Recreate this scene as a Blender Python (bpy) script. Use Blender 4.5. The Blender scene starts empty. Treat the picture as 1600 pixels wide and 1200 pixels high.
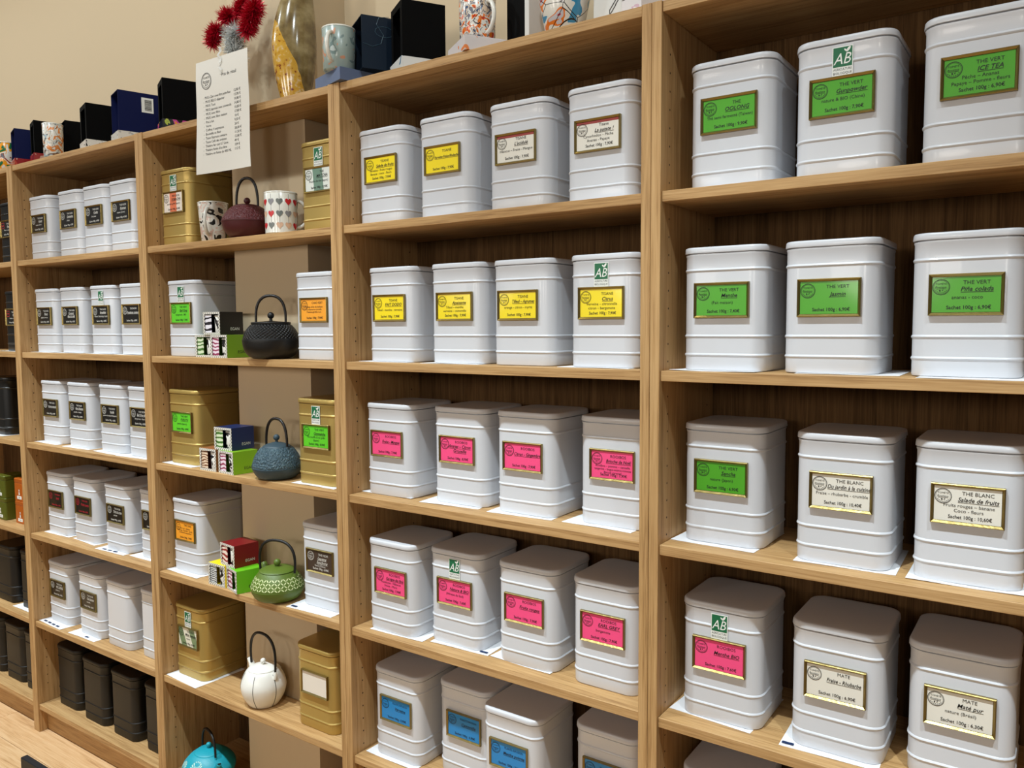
import bpy, math, random
from mathutils import Vector, Matrix
random.seed(7)
SC = bpy.context.scene
COL = SC.collection
PI = math.pi

# ------------------------------------------------------------------ camera
cd = bpy.data.cameras.new('camera')
cam = bpy.data.objects.new('camera', cd)
COL.objects.link(cam)
Rv = Vector((0.82217528, 0.56920278, -0.00600054))
Uv = Vector((-0.03616727, 0.06275553, 0.99737339))
Fv = Vector((-0.56808427, 0.81979872, -0.07218256))
M = Matrix.Identity(4)
for i in range(3):
    M[i][0] = Rv[i]; M[i][1] = Uv[i]; M[i][2] = -Fv[i]
M[0][3], M[1][3], M[2][3] = 0.61741761, -1.32505176, 1.45225673
cam.matrix_world = M
cd.sensor_width = 36.0
cd.lens = 1253.96 / 1600 * 36.0
cd.clip_start = 0.02
SC.camera = cam

# ------------------------------------------------------------------ world, lights, exposure
w = bpy.data.worlds.new('world'); SC.world = w; w.use_nodes = True
w.node_tree.nodes['Background'].inputs[0].default_value = (1.0, 0.91, 0.79, 1)
w.node_tree.nodes['Background'].inputs[1].default_value = 0.11
for lx in (-4.65, -3.7, -2.75, -1.8, -0.85, 0.1, 1.05):
    # each track head: a narrow beam aimed down the shelves and a wide spill
    for en, size, blend, tilt in ((172, 60, 1.0, 11), (23, 150, 0.6, 30)):
        ld = bpy.data.lights.new('spot', 'SPOT'); ld.energy = en
        ld.spot_size = math.radians(size); ld.spot_blend = blend
        ld.shadow_soft_size = 0.026
        ld.color = (0.83, 0.945, 1.0)
        lo = bpy.data.objects.new('track_spot', ld); COL.objects.link(lo)
        lo.location = (lx, -0.85, 3.0)
        lo.rotation_euler = (math.radians(tilt), 0, 0)
for lx in (-4.4, -3.0, -1.6, -0.2, 1.2):
    # unseen fill spots across the aisle, added to brighten the pillar
    ld = bpy.data.lights.new('aisle_fill', 'SPOT'); ld.energy = 54; ld.shadow_soft_size = 0.30
    ld.spot_size = math.radians(100); ld.spot_blend = 0.9; ld.color = (1.0, 0.93, 0.84)
    lo = bpy.data.objects.new('aisle_fill', ld); COL.objects.link(lo)
    lo.location = (lx, -3.4, 1.85); lo.rotation_euler = (math.radians(88), 0, 0)
SC.view_settings.view_transform = 'Standard'
SC.view_settings.look = 'None'
SC.view_settings.gamma = 1.0
SC.view_settings.use_curve_mapping = False
SC.view_settings.exposure = -0.07

# ------------------------------------------------------------------ helpers
def lin(c):
    return tuple((x/255/12.92 if x/255 <= 0.04045 else ((x/255+0.055)/1.055)**2.4) for x in c) + (1.0,)

def newmat(name, rgb=(200, 200, 200), rough=0.5, metal=0.0, coat=0.0, spec=0.5):
    m = bpy.data.materials.new(name); m.use_nodes = True
    b = m.node_tree.nodes['Principled BSDF']
    b.inputs['Base Color'].default_value = lin(rgb)
    b.inputs['Roughness'].default_value = rough
    b.inputs['Metallic'].default_value = metal
    b.inputs['Coat Weight'].default_value = coat
    b.inputs['Specular IOR Level'].default_value = spec
    return m

def N(m, typ, **kw):
    n = m.node_tree.nodes.new(typ)
    for k, v in kw.items(): setattr(n, k, v)
    return n
def L(m, a, b): m.node_tree.links.new(a, b)
def bsdf(m): return m.node_tree.nodes['Principled BSDF']

def coords(m, scale, kind='Object', rand=0.0):
    tc = N(m, 'ShaderNodeTexCoord'); mp = N(m, 'ShaderNodeMapping')
    mp.inputs['Scale'].default_value = scale
    L(m, tc.outputs[kind], mp.inputs['Vector'])
    if rand:
        oi = N(m, 'ShaderNodeObjectInfo'); mu = N(m, 'ShaderNodeMath', operation='MULTIPLY')
        mu.inputs[1].default_value = rand
        L(m, oi.outputs['Random'], mu.inputs[0]); L(m, mu.outputs[0], mp.inputs['Location'])
    return mp.outputs[0]

def ramp(m, fac, stops, interp='LINEAR'):
    r = N(m, 'ShaderNodeValToRGB'); cr = r.color_ramp; cr.interpolation = interp
    while len(cr.elements) < len(stops): cr.elements.new(0.5)
    for e, (p, c) in zip(cr.elements, stops): e.position = p; e.color = lin(c)
    L(m, fac, r.inputs[0]); return r.outputs[0]

def bump(m, height, strength=0.2, dist=0.002):
    b = N(m, 'ShaderNodeBump'); b.inputs['Strength'].default_value = strength
    b.inputs['Distance'].default_value = dist
    L(m, height, b.inputs['Height']); L(m, b.outputs[0], bsdf(m).inputs['Normal'])

def wood(name, axis, dark, mid, light, rough=0.55):
    m = newmat(name, mid, rough, spec=0.35)
    sc = [62, 62, 62]; sc[axis] = 2.2
    v = coords(m, sc, rand=9.0)
    n1 = N(m, 'ShaderNodeTexNoise'); n1.inputs['Scale'].default_value = 1.0; n1.inputs['Detail'].default_value = 5
    n1.inputs['Distortion'].default_value = 1.2
    L(m, v, n1.inputs['Vector'])
    sc2 = [420, 420, 420]; sc2[axis] = 14
    v2 = coords(m, sc2, rand=5.0)
    n2 = N(m, 'ShaderNodeTexNoise'); n2.inputs['Scale'].default_value = 1.0; n2.inputs['Detail'].default_value = 3
    L(m, v2, n2.inputs['Vector'])
    mx = N(m, 'ShaderNodeMix'); mx.inputs[0].default_value = 0.45
    L(m, n1.outputs['Fac'], mx.inputs[2]); L(m, n2.outputs['Fac'], mx.inputs[3])
    c = ramp(m, mx.outputs[0], [(0.33, dark), (0.47, mid), (0.62, light)])
    L(m, c, bsdf(m).inputs['Base Color'])
    bump(m, n2.outputs['Fac'], 0.12, 0.001)
    return m

MAT = {}
OAK = ((144, 107, 65), (180, 141, 92), (197, 159, 109))
MAT['wood_z'] = wood('oak_vertical', 2, *OAK)
MAT['wood_x'] = wood('oak_horizontal', 0, *OAK)
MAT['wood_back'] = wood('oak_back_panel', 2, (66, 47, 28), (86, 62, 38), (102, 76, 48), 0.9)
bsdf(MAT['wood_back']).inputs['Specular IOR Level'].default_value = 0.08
MAT['floor'] = wood('floor_oak', 0, (176, 134, 90), (207, 166, 120), (220, 184, 140), 0.45)
MAT['hole'] = newmat('peg_hole', (62, 44, 28), 0.9)
m = newmat('wall_paint', (202, 182, 151), 0.85, spec=0.2)
v = coords(m, (40, 40, 40)); n = N(m, 'ShaderNodeTexNoise'); n.inputs['Scale'].default_value = 3; n.inputs['Detail'].default_value = 4
L(m, v, n.inputs['Vector']); bump(m, n.outputs['Fac'], 0.06, 0.001); MAT['wall'] = m
MAT['ceiling'] = newmat('ceiling_paint', (225, 218, 205), 0.9)

def tinmat(name, rgb, rough, metal=0.0, coat=0.0):
    m = newmat(name, rgb, rough, metal, coat)
    v = coords(m, (9, 9, 3), rand=3.0); n = N(m, 'ShaderNodeTexNoise'); n.inputs['Scale'].default_value = 2
    L(m, v, n.inputs['Vector']); bump(m, n.outputs['Fac'], 0.05, 0.004)
    return m
MAT['tin_white'] = tinmat('white_lacquer', (212, 214, 219), 0.32, 0, 0.15)
MAT['tin_gold'] = tinmat('gold_tinplate', (190, 162, 92), 0.38, 0.5)
MAT['tin_black'] = tinmat('black_lacquer', (13, 11, 9), 0.48, 0, 0.0)
MAT['tin_dark'] = tinmat('blue_black_lacquer', (14, 15, 15), 0.38, 0, 0.1)
MAT['brass'] = newmat('polished_brass', (150, 132, 80), 0.32, 0.9)
m = MAT['brass']; v = coords(m, (60, 60, 60)); n = N(m, 'ShaderNodeTexNoise'); n.inputs['Scale'].default_value = 2
L(m, v, n.inputs['Vector']); bump(m, n.outputs['Fac'], 0.15, 0.003)
MAT['ink'] = newmat('black_ink', (26, 26, 26), 0.6)
MAT['ink_white'] = newmat('white_ink', (222, 220, 212), 0.6)
MAT['ink_red'] = newmat('red_ink', (190, 30, 48), 0.6)
MAT['ink_blue'] = newmat('dark_blue_ink', (14, 40, 82), 0.6)
MAT['grey_ink'] = newmat('grey_ink', (120, 120, 120), 0.6)

def card(name, rgb, stripe=None, scale=14.0, ang=0.3):
    m = newmat(name, rgb, 0.4, coat=0.35)
    bsdf(m).inputs['Coat Roughness'].default_value = 0.08
    if stripe:  # glare off the plastic cover, painted as bands in the card colour
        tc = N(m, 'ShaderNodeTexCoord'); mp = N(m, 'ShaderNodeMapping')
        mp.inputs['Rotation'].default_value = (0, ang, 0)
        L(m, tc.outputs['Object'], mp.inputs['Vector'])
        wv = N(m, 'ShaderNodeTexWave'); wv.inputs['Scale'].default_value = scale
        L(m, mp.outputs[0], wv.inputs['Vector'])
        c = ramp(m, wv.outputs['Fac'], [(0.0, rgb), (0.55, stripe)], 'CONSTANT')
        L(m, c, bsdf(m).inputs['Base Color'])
    return m
MAT['green'] = card('green_card', (76, 164, 32))
MAT['lime'] = card('lime_green_card', (96, 206, 40))
MAT['yellow'] = card('yellow_card', (250, 224, 16))
MAT['pink'] = card('pink_card', (250, 80, 136))
MAT['blue'] = card('blue_card', (16, 132, 200))
MAT['white'] = card('cream_card', (232, 228, 216))
MAT['orange'] = card('orange_card', (248, 164, 44))
MAT['black'] = card('black_card', (12, 11, 10))
MAT['brown'] = card('dark_brown_card', (66, 52, 44))
MAT['sobacha'] = card('orange_glare_card', (226, 122, 84), (238, 226, 214), 5.2, 0.0)  # this card and the next two have reflected glare painted in
MAT['matcha'] = card('grey_green_glare_card', (112, 142, 124), (226, 230, 222), 5.0, 0.1)
MAT['metis'] = card('cream_green_glare_card', (226, 224, 206), (112, 138, 100), 6.0, 0.4)
MAT['blank'] = card('blank_card', (236, 228, 216))
MAT['redwhite'] = card('white_card_red_edge', (232, 228, 216))
MAT['redstrip'] = newmat('dark_red_print', (150, 52, 46), 0.5)
MAT['ab_green'] = newmat('sticker_green', (20, 104, 66), 0.45)
MAT['ab_white'] = newmat('sticker_white', (236, 238, 232), 0.45)
MAT['paper'] = newmat('white_paper', (236, 237, 240), 0.75)
MAT['sheet_paper'] = newmat('cream_paper', (222, 217, 207), 0.7)
MAT['clear_tape'] = newmat('clear_tape', (245, 245, 240), 0.12)
bsdf(MAT['clear_tape']).inputs['Transmission Weight'].default_value = 0.35

# ------------------------------------------------------------------ mesh helpers
def mesh(name, V, F, mats, mi=None, smooth=False, sharp=40):
    me = bpy.data.meshes.new(name); me.from_pydata([tuple(v) for v in V], [], F)
    if not isinstance(mats, (list, tuple)): mats = [mats]
    for mm in mats: me.materials.append(MAT[mm] if isinstance(mm, str) else mm)
    if mi: me.polygons.foreach_set('material_index', mi)
    if smooth:
        me.polygons.foreach_set('use_smooth', [True]*len(me.polygons))
        me.set_sharp_from_angle(angle=math.radians(sharp))
    me.update(); return me

def obj(name, me, parent=None, loc=None, kind=None, label=None):
    o = bpy.data.objects.new(name, me); COL.objects.link(o)
    if parent: o.parent = parent
    if loc: o.location = loc
    if kind: o['kind'] = kind
    if label: o['label'] = label
    return o

def thing(name, label, cat, loc=(0, 0, 0), rz=0.0, group=None, me=None):
    o = bpy.data.objects.new(name, me); COL.objects.link(o)
    o.location = loc; o.rotation_euler = (0, 0, rz)
    o['label'] = label; o['category'] = cat
    if group: o['group'] = group
    return o

class G:
    """collects geometry"""
    def __init__(s): s.V = []; s.F = []; s.mi = []
    def add(s, V, F, mi=0):
        b = len(s.V); s.V += [tuple(v) for v in V]; s.F += [tuple(i+b for i in f) for f in F]; s.mi += [mi]*len(F)
    def box(s, a, b, mi=0, bev=0.0):
        x0, y0, z0 = a; x1, y1, z1 = b
        if bev <= 0:
            V = [(x0,y0,z0),(x1,y0,z0),(x1,y1,z0),(x0,y1,z0),(x0,y0,z1),(x1,y0,z1),(x1,y1,z1),(x0,y1,z1)]
            F = [(0,3,2,1),(4,5,6,7),(0,1,5,4),(1,2,6,5),(2,3,7,6),(3,0,4,7)]
            s.add(V, F, mi); return
        # chamfered box
        V = []; idx = {}
        for ix, X in enumerate((x0, x1)):
            for iy, Y in enumerate((y0, y1)):
                for iz, Zz in enumerate((z0, z1)):
                    sx, sy, sz = (1 if ix == 0 else -1), (1 if iy == 0 else -1), (1 if iz == 0 else -1)
                    for ax, off in enumerate(((0, bev, bev), (bev, 0, bev), (bev, bev, 0))):
                        idx[(ix, iy, iz, ax)] = len(V)
                        V.append((X+sx*off[0], Y+sy*off[1], Zz+sz*off[2]))
        F = []
        q = lambda *k: F.append(tuple(idx[i] for i in k))
        q((0,0,0,0),(0,0,1,0),(0,1,1,0),(0,1,0,0)); q((1,0,0,0),(1,1,0,0),(1,1,1,0),(1,0,1,0))
        q((0,0,0,1),(1,0,0,1),(1,0,1,1),(0,0,1,1)); q((0,1,0,1),(0,1,1,1),(1,1,1,1),(1,1,0,1))
        q((0,0,0,2),(0,1,0,2),(1,1,0,2),(1,0,0,2)); q((0,0,1,2),(1,0,1,2),(1,1,1,2),(0,1,1,2))
        for a in (0, 1):
            for b2 in (0, 1):
                q((a,b2,0,0),(a,b2,0,1),(a,b2,1,1),(a,b2,1,0))
                q((a,0,b2,0),(a,1,b2,0),(a,1,b2,2),(a,0,b2,2))
                q((0,a,b2,1),(0,a,b2,2),(1,a,b2,2),(1,a,b2,1))
        for a in (0,1):
            for b2 in (0,1):
                for c in (0,1): q((a,b2,c,0),(a,b2,c,1),(a,b2,c,2))
        s.add(V, F, mi)
    def rings(s, R, mi=0, cap0=True, cap1=True, closed=False):
        n = len(R[0]); V = [p for r in R for p in r]; F = []
        for k in range(len(R)-1):
            for j in range(n):
                a = k*n+j; b = k*n+(j+1) % n
                F.append((a, b, b+n, a+n))
        if cap0: F.append(tuple(reversed(range(n))))
        if cap1: F.append(tuple(range((len(R)-1)*n, len(R)*n)))
        s.add(V, F, mi)
    def lathe(s, prof, seg=32, mi=0, c=(0, 0, 0), cap0=True, cap1=True, sx=1, sy=1):
        R = []
        for r, z in prof:
            R.append([(c[0]+sx*r*math.cos(2*PI*j/seg), c[1]+sy*r*math.sin(2*PI*j/seg), c[2]+z) for j in range(seg)])
        s.rings(R, mi, cap0, cap1)
    def tube(s, pts, rad, seg=8, mi=0, caps=True):
        pts = [Vector(p) for p in pts]; R = []
        up = None
        for i, p in enumerate(pts):
            t = (pts[min(i+1, len(pts)-1)] - pts[max(i-1, 0)]).normalized()
            if up is None:
                up = Vector((0, 0, 1)) if abs(t.z) < 0.9 else Vector((1, 0, 0))
            a = t.cross(up).normalized(); b = a.cross(t).normalized(); up = b
            r = rad[i] if isinstance(rad, (list, tuple)) else rad
            R.append([p + r*(math.cos(2*PI*j/seg)*a + math.sin(2*PI*j/seg)*b) for j in range(seg)])
        s.rings(R, mi, caps, caps)
    def flip(s):
        s.F = [tuple(reversed(f)) for f in s.F]
    def make(s, name, mats, smooth=False, sharp=40):
        return mesh(name, s.V, s.F, mats, s.mi, smooth, sharp)

def rrect(w, d, r, z, n=6, cx=0, cy=0):
    P = []
    for sx, sy, a0 in ((-1, -1, 180), (1, -1, 270), (1, 1, 0), (-1, 1, 90)):
        for k in range(n+1):
            a = math.radians(a0 + 90*k/n)
            P.append((cx+sx*(w/2-r)+r*math.cos(a), cy+sy*(d/2-r)+r*math.sin(a), z))
    return P

# ------------------------------------------------------------------ text
TXT = {}
def request(s, style): TXT.setdefault((s, style), None)
def convert_text():
    tmp = []
    for (s, st) in TXT:
        cu = bpy.data.curves.new('t', 'FONT'); cu.body = s; cu.size = 1.0; cu.resolution_u = 2
        cu.align_x = 'LEFT' if 'l' in st else 'CENTER'
        if 'i' in st: cu.shear = 0.28
        if 'b' in st: cu.offset = 0.010
        o = bpy.data.objects.new('t', cu); COL.objects.link(o); tmp.append((s, st, o))
    bpy.context.view_layer.update()
    dg = bpy.context.evaluated_depsgraph_get()
    for s, st, o in tmp:
        me = bpy.data.meshes.new_from_object(o.evaluated_get(dg))
        TXT[(s, st)] = ([(v.co.x, v.co.y) for v in me.vertices], [tuple(p.vertices) for p in me.polygons])
        bpy.data.meshes.remove(me)
    for s, st, o in tmp:
        cu = o.data; bpy.data.objects.remove(o); bpy.data.curves.remove(cu)

def put(g, s, style, u, v, size, maxw=None, mi=0, y=0.0, under=False, plane='xz'):
    """text in the x-z plane facing -y, baseline at v"""
    P, F = TXT[(s, style)]
    if not P: return
    x0 = min(p[0] for p in P); x1 = max(p[0] for p in P)
    k = size; kx = size
    if maxw and (x1-x0)*size > maxw: kx = maxw/(x1-x0); k = min(size, kx*1.25)
    V = [(u+p[0]*kx, y, v+p[1]*k) for p in P]
    g.add(V, F, mi)
    if under:
        a, b = u+x0*kx, u+x1*kx; t = 0.07*k; z = v-0.13*k
        g.add([(a, y, z-t), (b, y, z-t), (b, y, z), (a, y, z)], [(0, 1, 2, 3)], mi)

def ring2(g, u, v, r, t, y, mi=0, n=28):
    V = []; F = []
    for j in range(n):
        a = 2*PI*j/n
        V += [(u+r*math.cos(a), y, v+r*math.sin(a)), (u+(r-t)*math.cos(a), y, v+(r-t)*math.sin(a))]
    for j in range(n):
        a, b = 2*j, 2*((j+1) % n); F.append((a, b, b+1, a+1))
    g.add(V, F, mi)
def disc2(g, u, v, rx, rz, y, mi=0, n=12, rot=0.0):
    V = []
    for j in range(n):
        a = 2*PI*j/n; p, q = rx*math.cos(a), rz*math.sin(a)
        V.append((u+p*math.cos(rot)-q*math.sin(rot), y, v+p*math.sin(rot)+q*math.cos(rot)))
    g.add(V, [tuple(range(n))], mi)

# ------------------------------------------------------------------ room
def struct(name, g, mats, parent=None, smooth=False):
    o = obj(name, g.make(name, mats, smooth), parent); o['kind'] = 'structure'; return o
g = G(); g.box((-9.0, -9.0, -0.05), (7.0, 0.28, -0.012)); fl = struct('floor', g, 'wood_x')
WIDTH = 0.186
for r in range(6):
    y1 = 0.093 + 0.0 - WIDTH*(r)
    y0 = y1 - WIDTH
    x = -3.8 - 0.37*((r*5) % 4)
    if r == 0: x = -3.84
    while x < 0.2:
        ln = 1.22
        g = G(); g.box((x+0.0008, y0+0.0008, -0.012), (x+ln-0.0008, y1-0.0008, 0.0), bev=0.0012)
        obj('floor_plank', g.make('floor_plank', 'floor'), fl)
        x += ln
g = G(); g.box((-5.5, 0.275, 0), (3.0, 0.36, 3.1)); struct('wall_back', g, 'wall')
g = G(); g.box((-1.348, 0.125, 0), (-1.04, 0.275, 3.1)); struct('wall_pillar', g, 'wall')
g = G(); g.box((-5.5, -3.6, 3.1), (3.0, 0.36, 3.16)); struct('ceiling', g, 'ceiling')

# ------------------------------------------------------------------ bookcases
H = 2.0123; T = 0.0185; SH = [1.6875, 1.3704, 1.0536, 0.7294, 0.4088]; BASE = 0.1025; DEP = 0.268
def peg_holes(xface, nx):
    g = G()
    for yy in (0.037, 0.232):
        z = 0.17
        while z < H-0.08:
            n = 8
            V = [(xface+nx*0.0004, yy+0.0020*math.cos(2*PI*j/n), z+0.0020*math.sin(2*PI*j/n)) for j in range(n)]
            f = tuple(range(n)) if nx > 0 else tuple(reversed(range(n)))
            g.add(V, [f]); z += 0.032
    return g
def bookcase(x0, x1, label, notch=None):
    root = thing('bookcase', label, 'bookcase', ((x0+x1)/2, 0, 0), 0, 'oak bookcases side by side')
    cx = (x0+x1)/2; a = x0-cx+0.0004; b = x1-cx-0.0004
    for s, (p, q) in ((1, (a, a+T)), (-1, (b-T, b))):
        g = G(); g.box((p, 0, 0), (q, DEP, H), bev=0.0008)
        o = obj('side_panel', g.make('side_panel', 'wood_z'), root)
        obj('peg_holes', peg_holes(q if s > 0 else p, s).make('peg_holes', 'hole'), o, kind='stuff')
    ia, ib = a+T+0.0006, b-T-0.0006
    def board(name, z1, y0, y1=DEP-0.006, t=T):
        g = G()
        if notch:
            n0, n1, ny = notch[0]-cx-0.003, notch[1]-cx+0.003, notch[2]-0.003
            pts = [(ia, y0), (ib, y0), (ib, y1), (n1, y1), (n1, ny), (n0, ny), (n0, y1), (ia, y1)]
            k = len(pts)
            e = 0.0008
            ptsi = [(ia, y0+e), (ib, y0+e)] + pts[2:]
            V = [(p[0], p[1], z1-t) for p in ptsi] + [(p[0], p[1], z1-t+e) for p in pts] + [(p[0], p[1], z1-e) for p in pts] + [(p[0], p[1], z1) for p in ptsi]
            F = [tuple(reversed(range(k))), tuple(range(3*k, 4*k))]
            for L_ in range(3):
                for j in range(k):
                    F.append((L_*k+j, L_*k+(j+1) % k, (L_+1)*k+(j+1) % k, (L_+1)*k+j))
            g.add(V, F)
        else:
            g.box((ia, y0, z1-t), (ib, y1, z1), bev=0.0008)
        return obj(name, g.make(name, 'wood_x'), root)
    board('top_panel', H-0.0005, 0.003)
    for z in SH: board('shelf', z, 0.005)
    board('bottom_panel', BASE, 0.004)
    g = G(); g.box((ia, 0.03, 0.002), (ib, 0.046, BASE-T), bev=0.0006)
    obj('plinth', g.make('plinth', 'wood_x'), root)
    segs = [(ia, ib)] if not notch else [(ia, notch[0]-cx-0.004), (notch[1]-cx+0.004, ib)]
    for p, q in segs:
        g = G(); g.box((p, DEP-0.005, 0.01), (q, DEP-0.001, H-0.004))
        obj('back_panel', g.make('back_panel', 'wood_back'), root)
    return root
bookcase(-3.204, -2.404, 'oak bookcase at the far left edge of the row, mostly black tins and gift boxes')
bookcase(-2.404, -1.606, 'oak bookcase holding white tins with black cards above a row of black tins')
bookcase(-1.606, -0.798, 'oak bookcase built around the wall pillar, holding teapots, mugs and gold tins', (-1.348, -1.04, 0.125))
bookcase(-0.798, 0.0, 'oak bookcase with yellow, pink and blue carded white tins, right of the teapots')
bookcase(0.0, 0.8, 'oak bookcase at the right edge, with mostly green carded white tins')

# ------------------------------------------------------------------ tins
TW, TD, TH = 0.152, 0.165, 0.217
def tin_body():
    g = G(); R = []
    def rr(o, z): R.append(rrect(TW-0.004+2*o, TD-0.004+2*o, 0.026+o, z))
    rr(-0.003, 0.0); rr(-0.0008, 0.0008); rr(0, 0.003)
    for zc in (0.0275, 0.0605, 0.1765):
        rr(0, zc-0.003); rr(0.0011, zc-0.0019); rr(0.0018, zc); rr(0.0011, zc+0.0019); rr(0, zc+0.003)
    rr(0, 0.2005); rr(0.001, 0.2025); rr(0.001, 0.2045); rr(-0.0045, 0.2050); rr(-0.0045, 0.2072)
    g.rings(R); return g
def tin_lid():
    g = G(); R = []
    def rr(o, z): R.append(rrect(TW-0.004+2*o, TD-0.004+2*o, 0.026+o, z))
    rr(-0.0005, 0.2068); rr(0.0024, 0.2068); rr(0.0028, 0.2076); rr(0.0022, 0.2142)
    rr(0.0016, 0.2160); rr(0.0004, 0.2171); rr(-0.0014, 0.2175); rr(-0.0060, 0.2177); rr(-0.0120, 0.2178)
    g.rings(R); return g
BODY = {}; LID = {}
for k in ('tin_white', 'tin_gold', 'tin_black', 'tin_dark'):
    BODY[k] = tin_body().make('body', k, True, 28); LID[k] = tin_lid().make('lid', k, True, 35)
FW, FH = 0.0985, 0.062
def frame_mesh():
    g = G(); R = []
    for ins, y in ((0, 0), (0, -0.0055), (0.0012, -0.0065), (0.0042, -0.0036), (0.0046, -0.0018)):
        w2, h2 = FW/2-ins, FH/2-ins
        R.append([(-w2, y, -h2), (w2, y, -h2), (w2, y, h2), (-w2, y, h2)])
    g.rings(R, cap0=True, cap1=True)
    return g.make('label_frame', 'brass')
FRAME = frame_mesh()
CW, CH = FW-0.0094, FH-0.0094
def card_mesh(mat):
    g = G(); g.box((-CW/2, -0.0030, -CH/2), (CW/2, -0.0022, CH/2))
    if mat == 'redwhite':
        g.box((-CW/2, -0.00315, CH/2-0.005), (CW/2, -0.0030, CH/2), 1)
        return g.make('label_card', [mat, 'redstrip'])
    return g.make('label_card', mat)
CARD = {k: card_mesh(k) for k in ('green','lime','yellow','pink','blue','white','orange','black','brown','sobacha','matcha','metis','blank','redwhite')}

# spec: unit,row,i,x_left,y_front, frame dx, tin kind, card, cat, name, [desc], price, organic sticker, paper(dx,dy,rot), words
S100 = 'Sachet 100g : %s€'
WHO = {'C': 'the pink and yellow card bookcase'}
TINS = []
def tin(u, r, i, x, y, card=None, cat='', name='', desc=(), price='', ab=False, paper=None, kind='tin_white', fx=0.0, rot=0.0, words=None, pw=None, ink='ink'):
    TINS.append(dict(u=u, r=r, i=i, x=x, y=y, card=card, cat=cat, name=name, desc=list(desc), price=price, ab=ab, paper=paper, kind=kind, fx=fx, rot=rot, words=words, pw=pw, ink=ink))
tin('D',1,1,.050,.04,'green','THE','OOLONG',['Thé semi fermenté (Taïwan)'],'9,90', paper=(.03,-.012,4))
tin('D',1,2,.233,.04,'green','THE VERT','Gunpowder',['nature & BIO (Chine)'],'7,90', ab=True)
tin('D',1,3,.421,.04,'green','THE VERT','ICE TEA',['Pêche – Ananas','Papaye – Pomme - fleurs'],'6,90')
tin('D',2,1,.041,.04,'green','THE VERT','Menthe',['(Fait maison)'],'7,40', paper=(-.008,-.016,-3))
tin('D',2,2,.220,.04,'green','THE VERT','Jasmin',[],'6,90', paper=(.026,-.004,2))
tin('D',2,3,.414,.04,'green','THE VERT','Piña colada',['ananas - coco'],'6,90', paper=(.02,-.034,0))
tin('D',3,1,0.036,0.062,'green','THE VERT','Sencha',['nature (Japon)'],'6,90', paper=(-.010,-.014,-2))
tin('D',3,2,0.244,0.046,'white','THE BLANC','Du jardin à la cuisine',['Fraise – rhubarbe - crumble'],'10,40', paper=(.004,-.005,2))
tin('D',3,3,0.425,0.047,'white','THE BLANC','Salade de fruits',['Fruits rouges – banane','Coco - fleurs'],'10,60', paper=(-.003,-.008,1))
tin('D',4,1,0.042,0.048,'pink','ROOIBOS','Menthe BIO',[],'7,60', ab=True, paper=(-.012,-.002,-4))
tin('D',4,2,0.242,0.046,'white','MATE','Fraise - Rhubarbe',[],'6,90', paper=(-.010,-.012,2))
tin('D',4,3,0.423,0.058,'white','MATE','Maté pur',['nature (Brésil)'],'6,30')
tin('D',5,1,.045,.045,'green','THE VERT','Citron',[],'6,90', words='white tin at the right bottom edge, only its shaded lid showing')
tin('D',5,2,.245,.045,'green','THE VERT','Orange',[],'6,90', words='white tin low at the bottom right, under the Fraise - Rhubarbe tin')
tin('C',1,1,-.772,.04,'yellow','TISANE','Salade de fruits',['verveine - fruits rouges','Banane - coco - fleurs'],'7,90', fx=.006)
tin('C',1,2,-.584,.04,'yellow','TISANE','Verveine-Fraise-Rhubarbe',[],'7,90', paper=(.02,-.012,3))
tin('C',1,3,-.392,.04,'redwhite','TISANE','L\'acidulé',['Hibiscus – Fraise - Mangue'],'7,90')
tin('C',1,4,-.204,.04,'redwhite','Tisane','La patate !',['Cynorhodon – Pêche','Ananas - Papaye'],'7,90', paper=(.01,-.014,-3))
tin('C',2,1,-.747,.04,'yellow','TISANE','FAIT DODO',['Tilleul - menthe - verveine'],'7,90', paper=(-.012,-.010,-2))
tin('C',2,2,-.555,.04,'yellow','TISANE','Apaisante',['Tilleul – menthe','verveine – camomille'],'7,90', paper=(-.010,-.014,2))
tin('C',2,3,-.384,.04,'yellow','TISANE','Tilleul – Agrumes',['orange - citron - myrte'],'7,90', fx=-.005)
tin('C',2,4,-.196,.04,'yellow','TISANE','Citrus',['Verveine – citronnelle','citron – bergamote'],'7,90', ab=True, paper=(-.012,-.012,-1))
tin('C',3,1,-.764,.042,'pink','ROOIBOS','Fraise - Mangue',[],'7,90', paper=(-.016,.004,0))
tin('C',3,2,-0.567,0.058,'pink','ROOIBOS','Ananas – Citron\nGroseille',[],'8,90', paper=(-.022,-.016,5))
tin('C',3,3,-0.391,0.058,'pink','ROOIBOS','Citron - Gingembre',[],'7,90', paper=(-.010,-.012,4))
tin('C',3,4,-0.190,0.068,'pink','ROOIBOS','Brioche de Noël',['Rooibos – pomme – cannelle','tangerine – bogue-ecorce-noisette','Biscuit caramel'],'7,90', paper=(-.022,-.016,-2), fx=.004)
tin('C',4,1,-.752,.028,'pink','ROOIBOS','Garrigue des Bois',['Framboise - Hibiscus','Fraise - Mure'],'7,90', paper=(.016,-.002,3), fx=.006)
tin('C',4,2,-0.579,0.053,'pink','ROOIBOS','Nature & BIO',['(Afrique du Sud)'],'7,60', ab=True, paper=(.014,-.006,3), fx=.005)
tin('C',4,3,-0.383,0.049,'pink','ROOIBOS','Fruits rouges',[],'7,90', paper=(-.012,.002,-2))
tin('C',4,4,-0.195,0.047,'pink','ROOIBOS','EARL GREY',['bergamote'],'7,90')
tin('C',5,1,-.756,.045,'blue','PLANTE INFUSION','Verveine',[],'5,90', paper=(-.010,-.010,0), fx=.004)
tin('C',5,2,-.575,.075,'blue','PLANTE INFUSION','Camomille',[],'6,90', fx=.006)
tin('C',5,3,-.412,.030,'blue','PLANTE INFUSION','Menthe poivrée',[],'7,90')
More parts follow.
